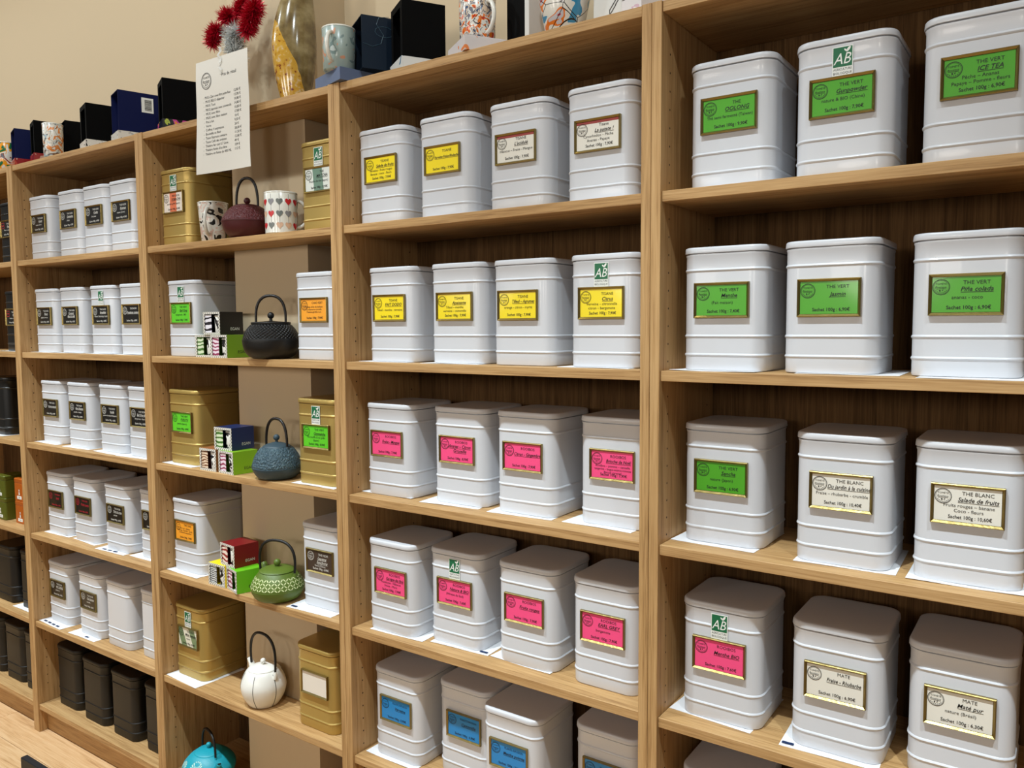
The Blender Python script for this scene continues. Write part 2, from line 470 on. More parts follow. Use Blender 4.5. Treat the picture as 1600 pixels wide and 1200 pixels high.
tin('C',5,4,-.205,.075,'blue','PLANTE INFUSION','Tilleul',[],'5,90')
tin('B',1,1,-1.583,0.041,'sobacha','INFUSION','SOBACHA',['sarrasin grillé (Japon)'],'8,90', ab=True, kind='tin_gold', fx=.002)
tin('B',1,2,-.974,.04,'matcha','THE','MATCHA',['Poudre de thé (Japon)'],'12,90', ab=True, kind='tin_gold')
tin('B',2,1,-1.563,0.038,'lime','THE VERT','Earl Grey',['bergamote - BIO'],'7,90', ab=True, fx=.004, words='white tin with lime green card beside the two green cup boxes')
tin('B',2,2,-1.003,0.038,'orange','CHAÏ VERT','',['Orange éclat de badiane','Cardamome-cannelle','Pomme-girofle-rose'],'7,90', fx=.004)
tin('B',3,1,-1.577,0.038,'lime','THE VERT','FUKUYU',['(sencha (Japon))'],'8,90', kind='tin_gold', paper=(-.016,-.018,-3), fx=.004, words='gold tin with lime green FUKUYU card, left of the navy cup box')
tin('B',3,2,-1.008,0.038,'lime','THE VERT','Genmaïcha',['Riz soufflé & riz grillé','(Japon)'],'8,90', ab=True, kind='tin_gold', paper=(.0,-.012,0), fx=.006)
tin('B',4,1,-1.583,0.041,'orange','THE CHAÏ','',['Thé noir - Badiane','Orange - Cannelle - girofle','Cardamome-gingembre'],'7,90', paper=(-.018,-.018,-2), fx=.002)
tin('B',4,2,-1.016,0.050,'brown','THE NOIR','Lapsang\nSouchong',['fumé (Chine)'],'6,90', paper=(-.012,-.034,3), fx=.004, ink='ink_white')
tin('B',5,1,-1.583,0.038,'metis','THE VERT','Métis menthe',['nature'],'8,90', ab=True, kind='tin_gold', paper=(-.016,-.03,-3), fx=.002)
tin('B',5,2,-1.031,0.036,'blank',kind='tin_gold', fx=.004, words='gold tin with blank white card, right of the white teapot')
names = {
 1: [('Assam','nature (Inde)','Sachet 100g : 6,90€'), ('Darjeeling','(Inde)',''), ('Ceylan','Sri Lanka',''), ('Keemun','nature (Chine)','')],
 2: [('Fleurs','pétales de rose',''), ('Caramel\nBeurre salé','',''), ('Breakfast','Assam, Darjeeling, Ceylan',''), ('Framboise cranberry','','')],
 3: [('Cerise amande','',''), ('Pain d\'épices','cannelle - orange',''), ('Vanille','gousses de vanille (Madagascar)',''), ('Earl Grey BIO','bergamote - fleurs','')],
 4: [('Noël','',''), ('Fruits rouges','',''), ('Thé à la rose','pétales',''), ('Violette','','')],
 5: [('WU LONG','grand cru',''), ('Chaï épices','cannelle',''), None, None]}
AX = {1: (-2.383,-2.186,-2.026,-1.868), 2: (-2.372,-2.202,-2.008,-1.826), 3: (-2.360,-2.178,-1.976,-1.802), 4: (-2.370,-2.184,-1.976,-1.786), 5: (-2.374,-2.158,-1.984,-1.794), 6: (-2.352,-2.164,-1.980,-1.788)}
AY = {1: (.043,.044,.044,.044), 2: (.042,.044,.044,.040), 3: (.042,.042,.042,.040), 4: (.050,.049,.046,.056), 5: (.044,.040,.042,.051), 6: (.050,.044,.044,.048)}
AP = {(2,1):(-.006,-.010,0),(2,2):(.0,-.012,1),(2,3):(.0,-.012,0),(2,4):(-.01,-.012,-1),(3,1):(-.02,-.012,0),(3,2):(0,-.014,2),(3,3):(.0,-.018,-3),(3,4):(-.03,-.018,3),(4,1):(.004,-.006,3),(4,2):(.006,-.002,-4),(4,3):(-.018,-.018,3),(4,4):(-.03,-.012,0),(5,1):(-.022,-.03,-2),(5,2):(-.018,-.022,2)}
ORD = ('leftmost', 'second from left', 'third from left', 'rightmost')
ROWN = {1: 'top row', 2: 'second row', 3: 'third row', 4: 'fourth row', 5: 'fifth row'}
for r in range(1, 6):
    for i in range(4):
        nm = names[r][i]
        adj = 'white tin with red-printed black card' if (r, i) in ((4, 0), (4, 1)) else 'white stickered tin with black card' if (r, i) == (2, 2) else 'white tin with black card'
        if nm:
            tin('A', r, i+1, AX[r][i], AY[r][i], 'black', 'THE NOIR', nm[0], [nm[1]] if nm[1] else [], '6,90', ab=(r == 2 and i == 2),
                paper=AP.get((r, i+1)), fx=.006, ink='ink_red' if (r == 4 and i < 2) else 'ink_white',
                words='%s, %s in the %s of black-carded tins' % (adj, ORD[i], ROWN[r]))
        else:
            tin('A', r, i+1, AX[r][i], AY[r][i], None, words=('plain white tin without any card, on the shelf above the black tins' if i == 2 else 'plain white tin half hidden by the upright, right of the other uncarded tin'))
for i in range(4):
    tin('A', 6, i+1, AX[6][i], AY[6][i], None, kind='tin_black', words='black tin on the bottom shelf beside the floor, %s of the four' % ORD[i])
tin('Z',1,1,-2.612,.045,'black','THE NOIR','Prestige',['Fleurs - agrumes'],'7,90', kind='tin_dark', ink='ink_white', words='black tin with red and white lettered card at the left edge, top shelf')
tin('Z',2,1,-2.618,.05,'black','THE NOIR','Royal',['Pomme - dattes'],'7,90', kind='tin_dark', ink='ink_white', words='black tin with red square logo card at the left edge, second shelf', paper=(-.04,-.01,0))
tin('Z',3,1,-2.785,.05,None,kind='tin_dark', words='black tin without card at the left edge, above the olive boxes', paper=(.0,-.02,0))
tin('Z',5,1,-2.790,.045,None,kind='tin_black', words='black tin at the left edge, below the olive and orange boxes')
tin('Z',5,2,-2.602,.05,None,kind='tin_black', words='black tin half hidden by the upright, below the orange boxes', paper=(-.02,-.016,0))
tin('Z',6,1,-2.932,.05,None,kind='tin_black', words='black tin on the bottom shelf cut by the left edge of the picture')
tin('Z',6,2,-2.758,.05,None,kind='tin_black', words='black tin fully seen on the bottom shelf at the far left')
tin('Z',6,3,-2.588,.045,None,kind='tin_black', words='black tin on the far left bottom shelf, half hidden behind the upright')

UNITROW = {1: 'top', 2: 'second', 3: 'third', 4: 'fourth', 5: 'fifth'}
for t in TINS:
    if t['card']:
        request(t['cat'], 'n')
        for s in t['name'].split('\n'): request(s, 'bi')
        for d in t['desc']: request(d, 'n')
        if t['price']: request(S100 % t['price'], 'b')
for s, st in (('TOMÉTÉ', 'n'), ('Boutique', 'i'), ('AB', 'i'), ('AGRICULTURE', 'n'), ('BIOLOGIQUE', 'n'), ('EGAN', 'n')): request(s, st)
SIGN = [('MUG « Zen » avec filtre petite fleur', '12,80 €'), ('MUG BELO déjeuner', '15,00 €'), ('MUG Tout', '10,80 €'), ('MUG japonais avec couvercle', '14,80 €'),
        ('MUG avec filtre', '10,80 €'), ('MUG avec filtre maison', '17,80 €'), ('Pot à lait', '10 €'), ('Verre', '9,50 €'), ('Coffret 4 expressos', '34 €'),
        ('Bouteille et fleur', '28,00 €'), ('Tasse Espresso unitaire', '11,50 €'), ('Tasse Café des artistes', '12,80 €'), ('Théière fer cuit 0.7 Litre', '49 €'),
        ('Théière fonte d\'un litre', '109 €'), ('Théière en fonte de 400 ML', '115 €')]
for a, b in SIGN: request('-  ' + a, 'l'); request(b, 'l')
request('Prix de rétail', 'n'); request('5 94', 'n')
convert_text()

def logo(g, u, v, r, y, mi=0):
    ring2(g, u, v, r, r*0.07, y, mi); ring2(g, u, v, r*0.86, r*0.03, y, mi)
    put(g, 'TOMÉTÉ', 'n', u, v+r*0.28, r*0.34, r*1.25, mi, y)
    put(g, 'Boutique', 'i', u-r*0.05, v-r*0.12, r*0.36, r*1.35, mi, y)
    g.add([(u-r*0.6, y, v-r*0.24), (u+r*0.6, y, v-r*0.24), (u+r*0.6, y, v-r*0.19), (u-r*0.6, y, v-r*0.19)], [(0, 1, 2, 3)], mi)
    disc2(g, u-r*0.14, v-r*0.45, r*0.09, r*0.13, y, mi, 8, 0.3)
    disc2(g, u+r*0.16, v-r*0.42, r*0.05, r*0.12, y, mi, 8, -0.7)
    for k in range(7):
        a = math.radians(215+k*18.3)
        disc2(g, u+r*0.72*math.cos(a), v+r*0.72*math.sin(a), r*0.06, r*0.045, y, mi, 6, a+PI/2)

def lettering(t):
    g = G(); y = -0.0034
    if t['u'] == 'Z':
        for q in ((-.043, .002, -.022, .0035), (-.043, .0215, -.022, .023), (-.043, .0035, -.0415, .0215), (-.0235, .0035, -.022, .0215), (-.040, .011, -.025, .0135)):
            g.add([(q[0], y, q[1]), (q[2], y, q[1]), (q[2], y, q[3]), (q[0], y, q[3])], [(0, 1, 2, 3)], 1)
    else: logo(g, -0.0325, 0.0115, 0.0118, y)
    nm2 = t['name'].split('\n'); long = max(map(len, nm2)) > 17
    put(g, t['cat'], 'n', 0.014, 0.0150, 0.0080, 0.046, 0, y)
    d = t['desc']
    nd = len(d)
    if len(nm2) > 1:
        for q, s_ in enumerate(nm2): put(g, s_, 'bi', 0.009, 0.0050-0.0100*q, 0.0100, 0.062, 0, y, True)
        z0 = -0.0135
    elif t['name']:
        put(g, t['name'], 'bi', 0.0125 if long else 0.014, 0.0050 if nd else 0.0025, 0.0094, 0.066 if long else 0.054, 0, y, True)
        z0 = -0.0040 if nd > 1 else -0.0065
    else: z0 = 0.0060
    step = 0.0078 if nd < 3 else 0.0063
    for k, s in enumerate(d):
        put(g, s, 'n', 0.002, z0-step*k, 0.0074 if nd < 3 else 0.0064, 0.080, 0, y)
    if t['price']: put(g, S100 % t['price'], 'b', 0.004, -0.0215, 0.0076, 0.058, 0, y)
    return g.make('lettering', [t['ink'], 'ink_red'])

def ab_sticker():
    g = G(); g.box((-0.0155, -0.0006, -0.023), (0.0155, 0, 0.023)); return g.make('organic_sticker', 'ab_white')
AB = ab_sticker()
def ab_print():
    g = G(); y = -0.0008
    g.add([(-0.0142, y, -0.0085), (0.0142, y, -0.0085), (0.0142, y, 0.0215), (-0.0142, y, 0.0215)], [(0, 1, 2, 3)], 0)
    put(g, 'AB', 'i', -0.001, -0.0045, 0.0245, 0.0265, 1, y-0.0002)
    disc2(g, 0.0085, 0.0172, 0.0048, 0.0020, y-0.0002, 1, 10, 0.9)
    disc2(g, 0.0042, 0.0162, 0.0030, 0.0013, y-0.0002, 1, 8, 2.3)
    put(g, 'AGRICULTURE', 'n', 0, -0.0140, 0.0052, 0.0275, 2, y)
    put(g, 'BIOLOGIQUE', 'n', 0, -0.0200, 0.0052, 0.0275, 2, y)
    return g.make('sticker_print', ['ab_green', 'ab_white', 'ink'])
ABP = ab_print()
def paper_mesh(w_, d_, seed):
    rnd = random.Random(seed); g = G(); nx, ny = 5, 5; V = []; F = []
    lift = rnd.uniform(0.0, 0.0015)
    for s in (0, 1):
        for j in range(ny+1):
            for i in range(nx+1):
                u, v = i/nx, j/ny
                z = lift*max(0, 1-v*4)*(0.5+0.5*math.sin(u*PI*2+seed))
                V.append((w_*(u-0.5), d_*(v-0.5), z + (0.0006 if s else 0)))
    n = (nx+1)*(ny+1)
    for j in range(ny):
        for i in range(nx):
            a = j*(nx+1)+i
            F.append((a+n, a+1+n, a+nx+2+n, a+nx+1+n)); F.append((a, a+nx+1, a+nx+2, a+1))
    edge = [i for i in range(nx+1)] + [(j)*(nx+1)+nx for j in range(1, ny+1)] + [ny*(nx+1)+i for i in range(nx-1, -1, -1)] + [j*(nx+1) for j in range(ny-1, 0, -1)]
    for k in range(len(edge)):
        a, b = edge[k], edge[(k+1) % len(edge)]; F.append((a, b, b+n, a+n))
    g.add(V, F); return g
COLN = {'green': 'green', 'lime': 'lime green', 'yellow': 'yellow', 'pink': 'pink', 'blue': 'blue', 'white': 'white', 'orange': 'orange', 'sobacha': 'orange glare-painted', 'matcha': 'grey green glare-painted', 'metis': 'cream and green glare-painted', 'redwhite': 'red-topped white', 'brown': 'dark brown', 'black': 'black', 'blank': 'blank'}
for t in TINS:
    zr = (SH + [BASE])[t['r']-1]
    metal = {'tin_white': 'white', 'tin_gold': 'gold', 'tin_black': 'black', 'tin_dark': 'black'}[t['kind']]
    if t['words']: lab = t['words']
    else:
        nm = t['name'].replace('\n', ' ') if t['name'] else {'CHAÏ VERT': 'CHAÏ VERT', 'THE CHAÏ': 'THE CHAÏ'}[t['cat']]
        lab = '%s tea tin with %s card reading %s' % (metal, COLN[t['card']], nm)
        if t['name'] == 'Salade de fruits': lab += ' under %s' % t['cat']
        if t['ab']: lab += ', green organic sticker above'
    cx, cy = t['x']+TW/2, t['y']+TD/2
    pz = 0.0004
    if t['paper']:
        px, py, pr = t['paper']; pz = 0.0010
        seed = hash((t['u'], t['r'], t['i'])) % 97 if False else (ord(t['u'])*7+t['r']*13+t['i']*29) % 97
        pw, pd = 0.158, 0.165
        lim = {'A': (-2.384, -1.626), 'B': (-1.586, -0.818), 'C': (-0.778, -0.020), 'D': (0.020, 0.78), 'Z': (-3.18, -2.424)}[t['u']]
        ex = abs(pd/2*math.sin(math.radians(pr)))
        x_ = min(max(cx+px, lim[0]+pw/2+ex+0.001), lim[1]-pw/2-ex-0.001)
        rnd_w = 0.15 + 0.008*((seed % 5)/5)
        short = t['name'].replace('\n', ' ') or t['cat']
        if t['card'] and t['u'] in 'BCD': plab = 'white paper slip lying under the %s tin' % short
        else: plab = 'white paper slip lying under the ' + lab.split(' in the ')[0].replace(' at the left edge,', ',').replace('white tin with', 'tin with')
        if t['name'] == 'Salade de fruits': plab += ' with the %s card' % COLN[t['card']]
        if t['u'] == 'A': plab = 'paper slip under the %s tin in the %s of black-carded tins' % (ORD[t['i']-1], ROWN[t['r']])
        if t['u'] == 'Z': plab = 'paper slip under the ' + lab.split(',')[0]
        plab = ' '.join(plab.split()[:16])
        slip = thing('paper_slip', plab, 'paper', (x_, cy+py, zr+0.0002), math.radians(pr), 'paper slips under the tins', paper_mesh(pw, pd, seed).make('paper_slip', 'paper'))
        if (t['u'], t['r'], t['i']) in (('A', 5, 1), ('A', 4, 3), ('A', 4, 1), ('A', 5, 2), ('B', 4, 2), ('C', 4, 2), ('D', 4, 2)):
            g = G(); side = {('A', 5, 1): (-.05, .03, 4), ('A', 4, 3): (-.04, .03, 3), ('A', 4, 1): (.045, .03, 1), ('A', 5, 2): (.02, .03, 1), ('B', 4, 2): (-.06, .03, 1), ('C', 4, 2): (.062, .03, 1), ('D', 4, 2): (-.066, .03, 1)}[(t['u'], t['r'], t['i'])]
            for q in range(side[2]):
                x0_ = side[0]+side[1]*q; g.box((x0_-.010, -pd/2+.007, .0022), (x0_+.010, -pd/2+.014, .0024))
            obj('printed_mark', g.make('printed_mark', 'ink_blue'), slip)
    root = thing('tea_tin', lab, 'tin', (cx, cy, zr+pz), math.radians(t['rot']), {'white': 'white tea tins', 'gold': 'gold tea tins', 'black': 'black tea tins'}[metal])
    obj('body', BODY[t['kind']], root); obj('lid', LID[t['kind']], root)
    if t['card']:
        f = obj('label_frame', FRAME, root, (t['fx'], -TD/2+0.0012, 0.1235))
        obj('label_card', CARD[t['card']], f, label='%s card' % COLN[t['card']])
        if t['card'] != 'blank': obj('lettering', lettering(t), f)
    if t['ab']:
        s = obj('organic_sticker', AB, root, (t['fx'], -TD/2+0.0005, 0.1775), label='green and white organic sticker')
        obj('sticker_print', ABP, s)

# ------------------------------------------------------------------ teapots
def iron(name, rgb, kind, rough=0.5, accent=None):
    m = newmat(name, rgb, rough, 0.0, spec=0.5)
    if kind == 'none': return m
    if kind == 'hobnail':
        tc = N(m, 'ShaderNodeTexCoord'); sp = N(m, 'ShaderNodeSeparateXYZ'); L(m, tc.outputs['Object'], sp.inputs[0])
        at = N(m, 'ShaderNodeMath', operation='ARCTAN2'); L(m, sp.outputs[1], at.inputs[0]); L(m, sp.outputs[0], at.inputs[1])
        def sw(sgn):
            a = N(m, 'ShaderNodeMath', operation='MULTIPLY'); a.inputs[1].default_value = 40.0; L(m, at.outputs[0], a.inputs[0])
            b = N(m, 'ShaderNodeMath', operation='MULTIPLY'); b.inputs[1].default_value = 800.0*sgn; L(m, sp.outputs[2], b.inputs[0])
            c = N(m, 'ShaderNodeMath', operation='ADD'); L(m, a.outputs[0], c.inputs[0]); L(m, b.outputs[0], c.inputs[1])
            d = N(m, 'ShaderNodeMath', operation='SINE'); L(m, c.outputs[0], d.inputs[0]); return d.outputs[0]
        mu = N(m, 'ShaderNodeMath', operation='ADD'); L(m, sw(1), mu.inputs[0]); L(m, sw(-1), mu.inputs[1])
        gt = N(m, 'ShaderNodeMath', operation='GREATER_THAN'); gt.inputs[1].default_value = 0.053; L(m, sp.outputs[2], gt.inputs[0])
        lt = N(m, 'ShaderNodeMath', operation='LESS_THAN'); lt.inputs[1].default_value = 0.094; L(m, sp.outputs[2], lt.inputs[0])
        q = N(m, 'ShaderNodeMath', operation='MULTIPLY'); L(m, gt.outputs[0], q.inputs[0]); L(m, lt.outputs[0], q.inputs[1])
        f = N(m, 'ShaderNodeMath', operation='MULTIPLY'); L(m, mu.outputs[0], f.inputs[0]); L(m, q.outputs[0], f.inputs[1])
        bump(m, f.outputs[0], 0.9, 0.0012)
    elif kind == 'relief':
        v = coords(m, (70, 70, 70)); vo = N(m, 'ShaderNodeTexVoronoi', feature='DISTANCE_TO_EDGE'); vo.inputs['Scale'].default_value = 1.6
        no = N(m, 'ShaderNodeTexNoise'); no.inputs['Scale'].default_value = 1.3; no.inputs['Detail'].default_value = 3; no.inputs['Distortion'].default_value = 2
        L(m, v, no.inputs['Vector']); L(m, v, vo.inputs['Vector'])
        mp = N(m, 'ShaderNodeMath', operation='ADD'); L(m, vo.outputs['Distance'], mp.inputs[0]); L(m, no.outputs['Fac'], mp.inputs[1])
        bump(m, mp.outputs[0], 0.85, 0.006)
        if accent:
            c = ramp(m, no.outputs['Fac'], [(0.45, rgb), (0.72, accent)]); L(m, c, bsdf(m).inputs['Base Color'])
    elif kind == 'grain':
        v = coords(m, (300, 300, 300)); no = N(m, 'ShaderNodeTexNoise'); no.inputs['Scale'].default_value = 1.5
        L(m, v, no.inputs['Vector']); bump(m, no.outputs['Fac'], 0.25, 0.002)
    return m
MAT['iron_black'] = iron('black_hobnail_iron', (11, 11, 12), 'hobnail', 0.42)
MAT['iron_black_plain'] = iron('black_iron', (10, 10, 10), 'grain', 0.45)
MAT['iron_handle'] = iron('dark_handle', (18, 13, 11), 'grain', 0.35)
MAT['iron_blue'] = iron('slate_blue_relief_iron', (52, 76, 88), 'relief', 0.5, (88, 112, 120))
MAT['iron_blue_plain'] = iron('slate_blue_iron', (50, 70, 80), 'grain', 0.5)
MAT['iron_maroon'] = iron('maroon_relief_iron', (88, 30, 34), 'relief', 0.42, (104, 44, 44))
MAT['iron_maroon_plain'] = iron('maroon_iron', (78, 26, 30), 'grain', 0.42)
MAT['iron_green'] = iron('green_iron', (88, 110, 34), 'grain', 0.45)
MAT['green_gilt'] = newmat('pale_gilt_pattern', (214, 222, 166), 0.35)
MAT['enamel_white'] = newmat('white_enamel', (236, 234, 226), 0.32, coat=0.2)
MAT['line_dark'] = newmat('dark_line', (58, 54, 50), 0.5)
MAT['iron_turq'] = iron('turquoise_iron', (26, 158, 176), 'grain', 0.4)
MAT['turq_gilt'] = newmat('pale_turquoise_pattern', (196, 228, 214), 0.35)

def interp(prof, z):
    for (r0, z0), (r1, z1) in zip(prof, prof[1:]):
        if z0 <= z <= z1 and z1 > z0: return r0+(r1-r0)*(z-z0)/(z1-z0)
    return prof[-1][0]
def smoothprof(P, n=4):
    out = []
    for i in range(len(P)-1):
        p0 = P[max(i-1, 0)]; p1 = P[i]; p2 = P[i+1]; p3 = P[min(i+2, len(P)-1)]
        for k in range(n):
            t = k/n
            q = [0.5*((2*p1[a])+(-p0[a]+p2[a])*t+(2*p0[a]-5*p1[a]+4*p2[a]-p3[a])*t*t+(-p0[a]+3*p1[a]-3*p2[a]+p3[a])*t**3) for a in (0, 1)]
            out.append(tuple(q))
    out.append(P[-1]); return out

def teapot(label, x, y, z, prof, lid, knob, mats, hang, hh, hw, rise, rz=0.0, spout=None, lobes=0, deco=None, hr=0.0036, belt=None, bulge=0.1):
    """prof: body profile; lid: lid profile; hang: azimuth of the bail's plane; hh: bail top; hw: half width of the bail at its feet"""
    mbody, mplain, mhandle = mats
    root = thing('teapot', label, 'teapot', (x, y, z+0.0003), rz, 'teapots on the pillar bookcase')
    P = smoothprof(prof); seg = 48
    g = G()
    if lobes:
        R = []
        for r, zz in P:
            ring = []
            for j in range(seg):
                a = 2*PI*j/seg; ph = (a*lobes/(2*PI)) % 1.0
                k = 1.0 - 0.016*(1-abs(math.sin(PI*ph)))**2
                ring.append((r*k*math.cos(a), r*k*math.sin(a), zz))
            R.append(ring)
        g.rings(R)
    else: g.lathe(P, seg)
    body = obj('body', g.make('body', mbody, True, 60), root)
    if belt:
        g = G(); lw = [(r+0.0005, zz) for r, zz in P if zz < belt]; g.lathe([(lw[0][0]*.5, lw[0][1]+.0002)] + lw + [(interp(P, belt)+0.0005, belt)], seg, cap1=False)
        obj('bowl', g.make('bowl', mplain, True, 60), body)
        g = G(); r0 = interp(P, belt)+0.0008
        g.lathe([(r0-0.002, belt-0.0022), (r0, belt-0.0012), (r0, belt+0.0012), (r0-0.002, belt+0.0022)], seg)
        obj('belt', g.make('belt', mplain, True, 60), body)
    g = G(); g.lathe(smoothprof(lid, 3), 36); lo = obj('lid', g.make('lid', mplain, True, 60), root)
    g = G(); kz, kr = knob
    g.lathe([(kr*0.5, kz-kr*1.7), (kr*0.42, kz-kr*0.9)] + [(max(kr*math.sin(PI*q/8), 0.0002), kz-kr*math.cos(PI*q/8)) for q in range(1, 9)], 20)
    obj('knob', g.make('knob', mplain, True, 60), lo)
    # lugs and bail handle
    ca, sa = math.cos(hang), math.sin(hang)
    zt = rise
    for s in (-1, 1):
        g = G(); g.tube([(s*hw*ca*0.97, s*hw*sa*0.97, zt-0.012), (s*hw*ca*1.02, s*hw*sa*1.02, zt+0.002), (s*hw*ca, s*hw*sa, zt+0.007)], [0.0062, 0.005, 0.004], 10)
        obj('lug', g.make('lug', mplain, True, 60), root)
    pts = []; rad = []
    for k in range(25):
        q = PI*k/24
        ww = hw*(1.0+bulge*math.sin(q))
        px = -math.cos(q)
        px = math.copysign(abs(px)**0.85, px)
        pts.append((ww*px*ca, ww*px*sa, zt+(hh-zt)*math.sin(q)**0.8)); rad.append(hr*(0.85+0.25*math.sin(q)))
    g = G(); g.tube(pts, rad, 10); obj('handle', g.make('handle', mhandle, True, 60), root)
    if spout:
        ang, r0, z0, ln, zz, wr = spout
        c2, s2 = math.cos(ang), math.sin(ang)
        pts = [((r0-0.012)*c2, (r0-0.012)*s2, z0-0.006), ((r0+ln*0.35)*c2, (r0+ln*0.35)*s2, z0+zz*0.3), ((r0+ln*0.7)*c2, (r0+ln*0.7)*s2, z0+zz*0.75), ((r0+ln)*c2, (r0+ln)*s2, z0+zz)]
        g = G(); g.tube(pts, [wr*1.7, wr*1.3, wr*0.98, wr*0.9], 14)
        sp = obj('spout', g.make('spout', mplain, True, 60), root)
        g = G(); tip = Vector(pts[-1]); g.lathe([(wr*0.62, 0), (wr*0.62, 0.0008)], 12, c=(tip.x, tip.y, tip.z))
        obj('spout_mouth', g.make('spout_mouth', 'iron_black_plain'), sp)
    if deco: deco(body, P)
    return root

def vent_pattern(mat, z0, z1, st, n):
    def f(body, P):
        g = G(); k = 0; zc = z0
        while zc <= z1:
            for j in range(n):
                a0 = 2*PI*j/n; rot = PI/4 if (j+k) % 2 else -PI/4
                V = []
                for q in range(8):
                    b = 2*PI*q/8; p_, z_ = st*0.56*math.cos(b), st*0.17*math.sin(b)
                    du = p_*math.cos(rot)-z_*math.sin(rot); dv = p_*math.sin(rot)+z_*math.cos(rot)
                    r = interp(P, zc+dv)+0.0004
                    V.append((r*math.cos(a0+du/.06), r*math.sin(a0+du/.06), zc+dv))
                g.add(V, [tuple(range(8))])
            zc += st; k += 1
        obj('pattern', g.make('pattern', mat), body, kind='stuff')
    return f
def burst_pattern(mat, spots):
    def f(body, P):
        g = G()
        for a0, zc, R_ in spots:
            for q in range(20):
                b = 2*PI*q/20
                V = []
                for rr_, tw in ((R_*0.35, 0.05), (R_, 0.09), (R_, -0.09), (R_*0.35, -0.05)):
                    du, dv = rr_*math.cos(b+tw), rr_*math.sin(b+tw)
                    r = interp(P, zc+dv)+0.0005
                    V.append((r*math.cos(a0+du/r), r*math.sin(a0+du/r), zc+dv))
                g.add(V, [(0, 1, 2, 3)])
        obj('pattern', g.make('pattern', mat), body, kind='stuff')
    return f
def lobe_lines(n):
    def f(body, P):
        g = G()
        for j in range(n):
            a = 2*PI*j/n
            pts = [(r*0.9845*math.cos(a), r*0.9845*math.sin(a), zz) for r, zz in P if 0.001 < zz < 0.094]
            g.tube(pts, 0.0009, 5)
        obj('rib_line', g.make('rib_line', 'line_dark'), body)
    return f

teapot('maroon cast iron teapot with floral relief between two mugs', -1.193, .055, 1.6875,
       [(.034, 0), (.048, .006), (.060, .022), (.0665, .042), (.0668, .046), (.062, .058), (.050, .074), (.040, .083), (.034, .0845)],
       [(.036, .083), (.034, .0865), (.022, .090), (.004, .0915)], (.1005, .0088), ('iron_maroon', 'iron_maroon_plain', 'iron_handle'), 0.28, .160, .034, .078, belt=.044, bulge=.06)
teapot('black hobnail cast iron teapot with tall bail handle', -1.098, .046, 1.3704,
       [(.040, 0), (.056, .006), (.068, .022), (.0725, .042), (.072, .052), (.066, .070), (.054, .086), (.046, .091), (.044, .092)],
       [(.050, .090), (.0505, .094), (.046, .0955), (.020, .097), (.004, .099)], (.1125, .0088), ('iron_black', 'iron_black_plain', 'iron_handle'), 0.607, .164, .0385, .088, bulge=.14, belt=.048, spout=(2.6, .055, .072, .016, .012, .007))
teapot('slate blue cast iron teapot with swirling relief', -1.096, .052, 1.0536,
       [(.036, 0), (.050, .005), (.0605, .020), (.064, .032), (.0635, .040), (.057, .060), (.045, .078), (.038, .083), (.034, .084)],
       [(.037, .083), (.034, .087), (.020, .093), (.004, .096)], (.108, .0084), ('iron_blue', 'iron_blue_plain', 'iron_handle'), 0.06, .158, .039, .078, belt=.030, bulge=.08)
teapot('green cast iron teapot with pale woven circle pattern', -1.097, .044, .7294,
       [(.040, 0), (.055, .005), (.066, .020), (.0695, .033), (.069, .040), (.062, .056), (.050, .072), (.044, .077), (.042, .078)],
       [(.046, .0765), (.046, .079), (.030, .085), (.004, .088)], (.0975, .0095), ('iron_green', 'iron_green', 'iron_black_plain'), 0.24, .157, .054, .066, bulge=.32,
       spout=(PI-0.15, .052, .052, .020, .030, .0095), deco=vent_pattern('green_gilt', .040, .069, .0076, 50), belt=.032)
teapot('white enamelled teapot with dark rib lines and round body', -1.189, .060, .4088,
       [(.035, 0), (.042, .004), (.056, .028), (.0618, .050), (.0605, .066), (.054, .083), (.046, .096), (.039, .101)],
       [(.041, .0995), (.040, .1025), (.024, .108), (.004, .111)], (.1205, .0075), ('enamel_white', 'enamel_white', 'iron_black_plain'), 0.055, .198, .054, .095, bulge=.30, rz=-.105,
       spout=(PI-0.0, .046, .080, .024, .030, .0075), lobes=6, deco=lobe_lines(6))
teapot('turquoise cast iron teapot with pale bursts on the bottom shelf', -1.452, .058, BASE,
       [(.040, 0), (.052, .006), (.070, .026), (.076, .044), (.073, .058), (.058, .076), (.044, .086), (.038, .088)],
       [(.041, .0865), (.039, .090), (.024, .095), (.004, .098)], (.107, .0075), ('iron_turq', 'iron_turq', 'iron_black_plain'), -0.22, .152, .048, .078, bulge=.12,
       spout=(-0.25, .060, .055, .020, .026, .0085), deco=burst_pattern('turq_gilt', [(-1.2, .062, .020), (-2.0, .055, .018), (-0.6, .048, .018), (-1.55, .030, .018), (-2.5, .035, .018)]))

